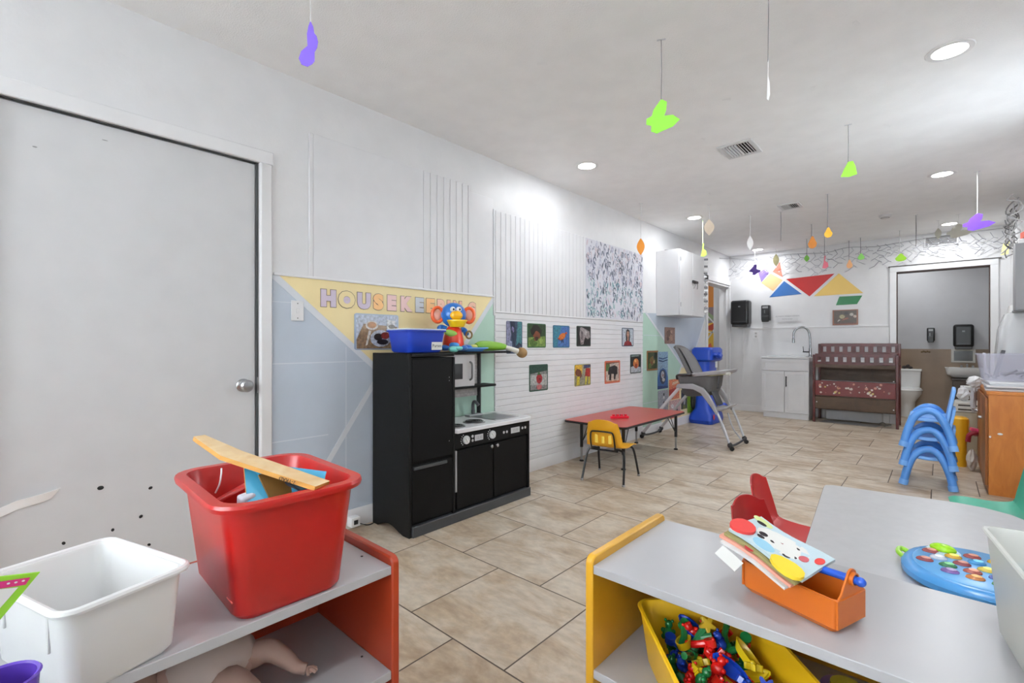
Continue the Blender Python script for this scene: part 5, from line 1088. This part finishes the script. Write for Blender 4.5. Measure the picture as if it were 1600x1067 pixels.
tag(MB().prism([(1.33,7.73),(1.95,7.70),(2.0,7.92),(1.36,7.96)],'Z',.001,.004).build('floor_sheet', C(150,148,146,.5)), 'grey sheet lying on the floor under the changing table', 'mat')
tag(MB().tube(smoothp([(1.98,7.86,.03),(2.02,7.84,.05),(2.06,7.86,.02),(2.1,7.84,.03),(2.04,7.80,.012)]),.008,0,6).build('tangled_cable', C(120,116,110,.5)), 'small heap of cable on the floor under the right end of the changing table', 'cable')

# bathroom
PORC = C(232,232,230,.15)
t = thing('toilet', (2.2,9.35,0), 'white toilet visible through the bathroom doorway', 'toilet')
cx = 2.2
MB().loft([[(x+cx,y+9.5,z) for x,y in rrect(a,b,.02,4)] for z,a,b in ((.38,.14,.075),(.5,.15,.08),(.66,.155,.085))]).build('tank', PORC, t); MB().box(cx-.165,9.405,.661,cx+.165,9.592,.695).build('tank_lid', PORC, t, bevel=.008)
MB().loft([[(cx+a*math.cos(u),9.22+o_+b*math.sin(u),z) for u in [2*PI*i/24 for i in range(24)]] for z,a,b,o_ in ((0,.10,.17,.06),(.1,.09,.16,.06),(.22,.10,.17,.04),(.34,.17,.22,0),(.385,.175,.225,0))]).build('bowl', PORC, t)
MB().loft([[(cx+a*math.cos(u),9.22+b*math.sin(u),z) for u in [2*PI*i/24 for i in range(24)]] for z,a,b in ((.386,.18,.23),(.40,.185,.235),(.405,.17,.22),(.425,.165,.21))]).build('seat_lid', PORC, t)
tag(MB().ell((2.16,9.48,.72),(.03,.02,.024)).ell((2.2,9.48,.735),(.025,.015,.03),0,(0,.6,0)).ell((2.23,9.48,.715),(.03,.02,.02)).build('tank_ornament', C(50,42,40,.6)), 'small dark ornament standing on the toilet tank lid', 'ornament')
t = thing('wall_sink', (2.82,9.4,.6), 'white wall hung sink inside the bathroom', 'sink')
MB().loft([[(x+2.86,y+9.42,z) for x,y in rrect(a,b,.04,4)] for z,a,b in ((.60,.17,.12),(.64,.22,.16),(.715,.235,.178),(.735,.24,.178),(.735,.2,.13),(.66,.15,.09))]).build('basin', PORC, t)
MB().cyl((2.86,9.53,.736),.012,.05).tube([(2.86,9.53,.78),(2.86,9.45,.775)],.009,0,8).cyl((2.8,9.53,.736),.014,.03).cyl((2.92,9.53,.736),.014,.03).build('tap', CHROME, t)
t = thing('wall_monitor_frame', (2.82,9.58,.82), 'white framed dark glass panel above the bathroom sink', 'frame')
MB().box(2.69,9.57,.805,2.95,9.598,1.0).build('frame', C(206,204,196,.4), t, bevel=.004); MB().box(2.72,9.565,.83,2.92,9.5695,.975).build('dark_glass', C(62,60,56,.2), t)
tag(MB().box(2.70,9.15,.0,3.1,9.5,.56).box(2.69,9.14,.56,3.11,9.5,.585,1).build('vanity_box', [C(74,62,54,.5),C(60,50,44,.5)], bevel=.004), 'dark brown low cabinet under the bathroom sink', 'cabinet')
m = MB()
for i in range(5): m.ell((2.36+i*.022,9.596,.955+.008*(i % 2)),(.013,.003,.011),0,(0,.4*i,0),8,6)
tag(m.build('wall_sticker', C(104,80,40,.5)), 'small brown and yellow sticker on the bathroom wall above the toilet', 'sticker')

# ================================================================ RIGHT SIDE
WC = wood('honey_wood',(178,104,36),(196,122,48),(6,6,1.5),.4)
t = thing('wooden_cabinet', (3.0,5.3,0), 'honey coloured wooden cabinet against the right wall, piled with papers and bins', 'cabinet')
X0,X1,Yf,Yb = 2.82,3.185,4.81,5.85
MB().box(X0+.012,Yf+.012,.0,X1,Yb,.715).build('body', WC, t, bevel=.002); MB().box(X0,Yf,.7155,X1,Yb+.01,.74).build('top_board', WC, t, bevel=.003)
MB().box(X0+.012,Yf,.0,X1,Yf+.0115,.715).build('side_panel', WC, t, bevel=.001)
for y0,y1 in ((Yf+.03,5.31),(5.33,Yb-.03)):
    d = MB().box(X0-.004,y0,.06,X0+.0115,y1,.69).build('cabinet_door', wood('honey_dark',(140,80,30),(160,94,38),(6,6,1.5),.4), t, bevel=.002)
    MB().cyl((X0-.0045,y1-.04,.5),.012,-.018,0,'X',12).build('knob', CHROME, d)
for x, z in ((2.89,.44),(2.84,.415)): MB().ell((x,Yf-.001,z),(.014 if x > 2.85 else .006,.001,.008)).build('paint_chip', WHITE, t)
for i,(dx,dy,c) in enumerate([(0,.0,(214,214,216)),(.01,.02,(196,196,200)),(-.005,-.01,(228,228,230)),(.01,.0,(206,208,214)),(0,.015,(226,226,228))]):
    tag(MB().obox((2.99+dx,5.1+dy,.7475+.0125*i),(.33,.5,.012),(0,0,.02*i-.03)).build('paper_stack', C(*c,.5), bevel=.002), 'flat white folder in the stack on the wooden cabinet, %s from the top' % ['lowest','fourth','third','second','first'][i], 'folder', 'folders on the wooden cabinet')
t = bin_('lavender_bin','clear lavender tinted plastic bin of craft supplies on the wooden cabinet',2.975,5.12,.809,1.005,(.165,.17),(.19,.20),.03,(206,206,222),rim=.006,rimh=.008,rough=.2,alpha=.28)
random.seed(9)
for i in range(12):
    c = random.choice([(90,90,92),(206,206,206),(60,60,64),(150,150,154)]); p0 = Vector((2.86+.02*i,5.0+random.uniform(-.03,.12),.83+random.uniform(0,.03)))
    tag(MB().tube([p0,p0+Vector((random.uniform(-.05,.08),random.uniform(.0,.1),random.uniform(.0,.05)))],.008,0,8).build('craft_stick', C(*c,.4)), 'grey or white craft stick lying inside the lavender tinted bin', 'craft supply', 'craft sticks in the lavender bin')
tag(MB().obox((2.845,5.42,.876),(.012,.12,.26),(0,-.05,0)).build('white_binder', C(236,236,236,.4), bevel=.002), 'slim white binder standing behind the lavender bin', 'binder')
tag(MB().obox((2.915,5.39,.892),(.02,.09,.28),(0,.22,0)).build('dark_folder', C(52,52,56,.4), bevel=.002), 'dark grey folder leaning behind the lavender bin', 'folder')
t = thing('plastic_bag_bundle', (3.04,5.55,.745), 'large clear plastic container standing behind the lavender bin', 'container')
MB().loft([[(x+3.045,y+5.62,z) for x,y in rrect(a,b,.05,5)] for z,a,b in ((.745,.12,.15),(1.0,.13,.17),(1.2,.115,.155),(1.32,.08,.12),(1.335,.05,.08))]).build('clear_shell', C(222,224,226,.15,alpha=.6), t)
MB().loft([[(x+3.05,y+5.62,z) for x,y in rrect(a,b,.05,5)] for z,a,b in ((.75,.08,.11),(.95,.085,.12),(1.1,.07,.1))]).build('white_filling', C(226,226,226,.6), t)
tag(MB().loft([[(x+3.09,y+6.15,z) for x,y in rrect(a,b,.04,5)] for z,a,b in ((0,.09,.12),(.9,.09,.13),(1.25,.085,.12),(1.42,.06,.1))]).build('white_bag', C(222,222,222,.5), bevel=.003), 'tall white bag standing behind the clear container near the right wall', 'bag')
# crumpled bags and papers spilling beside the cabinet
random.seed(4)
def crumple(name, label, c, size, col, cat='bag', seed=1):
    R = random.Random(seed); m = MB(); n = 12; rows = 9; v = []
    for i in range(rows):
        a = -PI/2+PI*i/(rows-1)
        v.append([(c[0]+size[0]*math.cos(a)*math.cos(2*PI*k/n)*R.uniform(.7,1.15), c[1]+size[1]*math.cos(a)*math.sin(2*PI*k/n)*R.uniform(.7,1.15), c[2]+size[2]*math.sin(a)*R.uniform(.85,1.1)) for k in range(n)])
    m.loft(v); return tag(m.build(name, C(*col,.5), smooth=False), label, cat)
crumple('plastic_bag','white crumpled plastic bag hanging over the left edge of the wooden cabinet top',(2.79,5.55,.76),(.055,.07,.05),(222,222,222),seed=2)
crumple('plastic_bag','pale grey crumpled bag hanging down the left side of the wooden cabinet',(2.785,5.66,.62),(.025,.06,.12),(200,200,204),seed=3)
crumple('plastic_bag','white crumpled bag lying on the grey step stool',(2.74,6.3,.60),(.05,.06,.07),(214,214,216),seed=5)
crumple('plastic_bag','dirty white bag on the floor between the yellow post and the wooden cabinet',(2.775,5.62,.09),(.035,.07,.09),(196,190,182),seed=6)
tag(MB().tube(smoothp([(2.75,5.64,.24),(2.76,5.64,.30),(2.80,5.64,.325),(2.80,5.7,.30)]),.018,0,10).build('toy_hook', C(150,30,50,.4)), 'dark pink curved toy handle beside the wooden cabinet', 'toy')
tag(MB().obox((2.79,5.66,.345),(.05,.06,.03),(0,.2,.2)).build('pink_block', C(214,70,110,.4), bevel=.006), 'pink toy piece on top of the dark pink handle', 'toy')
t = thing('step_stool', (2.77,6.3,0), 'light grey plastic step stool with two dark slots behind the yellow post', 'stool')
MB().loft([[(x+2.78,y+6.32,z) for x,y in rrect(a,b,.03,4)] for z,a,b in ((0,.15,.16),(.4,.125,.13),(.43,.12,.125))]).build('body', C(150,140,120,.45), t)
MB().prism([(2.66,.431),(2.9,.431),(2.88,.53),(2.68,.53)],'Y',6.2,6.44).build('top', C(196,194,188,.4), t, bevel=.01)
for z in (.45,.49): MB().box(2.70,6.1985,z,2.86,6.1995,z+.014).build('slot', C(50,46,42,.6), t)
tag(MB().box(2.72,6.7,.0,2.95,6.95,.6).box(2.73,6.75,.6,2.93,6.9,.64,1).build('brown_box', [C(92,66,48,.6),C(206,206,204,.5)], bevel=.004), 'brown box with white paper on top, farthest in the pile by the right wall', 'box')
# grey wall cabinet and clutter on it
t = thing('wall_cabinet', (3.1,5.48,1.34), 'grey wall cabinet cut off by the right edge of the photo', 'cabinet')
MB().box(3.01,5.4,1.345,3.189,5.56,1.865).build('body', C(150,150,152,.45), t, bevel=.003); MB().box(3.005,5.395,1.333,3.189,5.565,1.3445).build('bottom_edge', C(110,110,112,.45), t)
tag(MB().obox((3.11,5.45,1.93),(.12,.08,.05),(0,0,.2)).build('red_box', C(190,92,76,.5), bevel=.004), 'red box on top of the pile on the grey wall cabinet', 'box')
tag(MB().obox((3.10,5.47,1.885),(.14,.09,.035),(0,0,-.1)).build('white_box', C(226,226,226,.5), bevel=.004), 'white box under the red box on the grey wall cabinet', 'box')
tag(MB().sheet([[(3.178,7.3,1.6),(3.17,7.3,2.05)],[(3.17,7.5,1.5),(3.178,7.5,2.02)],[(3.18,7.65,1.55),(3.18,7.65,2.05)]],.002).build('hanging_paper', C(196,196,196,.6)), 'pale grey paper hanging on the right wall beside the bathroom doorway', 'paper')
tag(MB().sheet([[(3.10,8.0,2.12),(3.12,8.0,2.25)],[(3.16,7.95,2.12),(3.17,7.95,2.28)]],.002).build('paper_scrap', C(230,222,150,.6)), 'pale yellow paper scrap in the upper right corner of the far wall', 'paper')
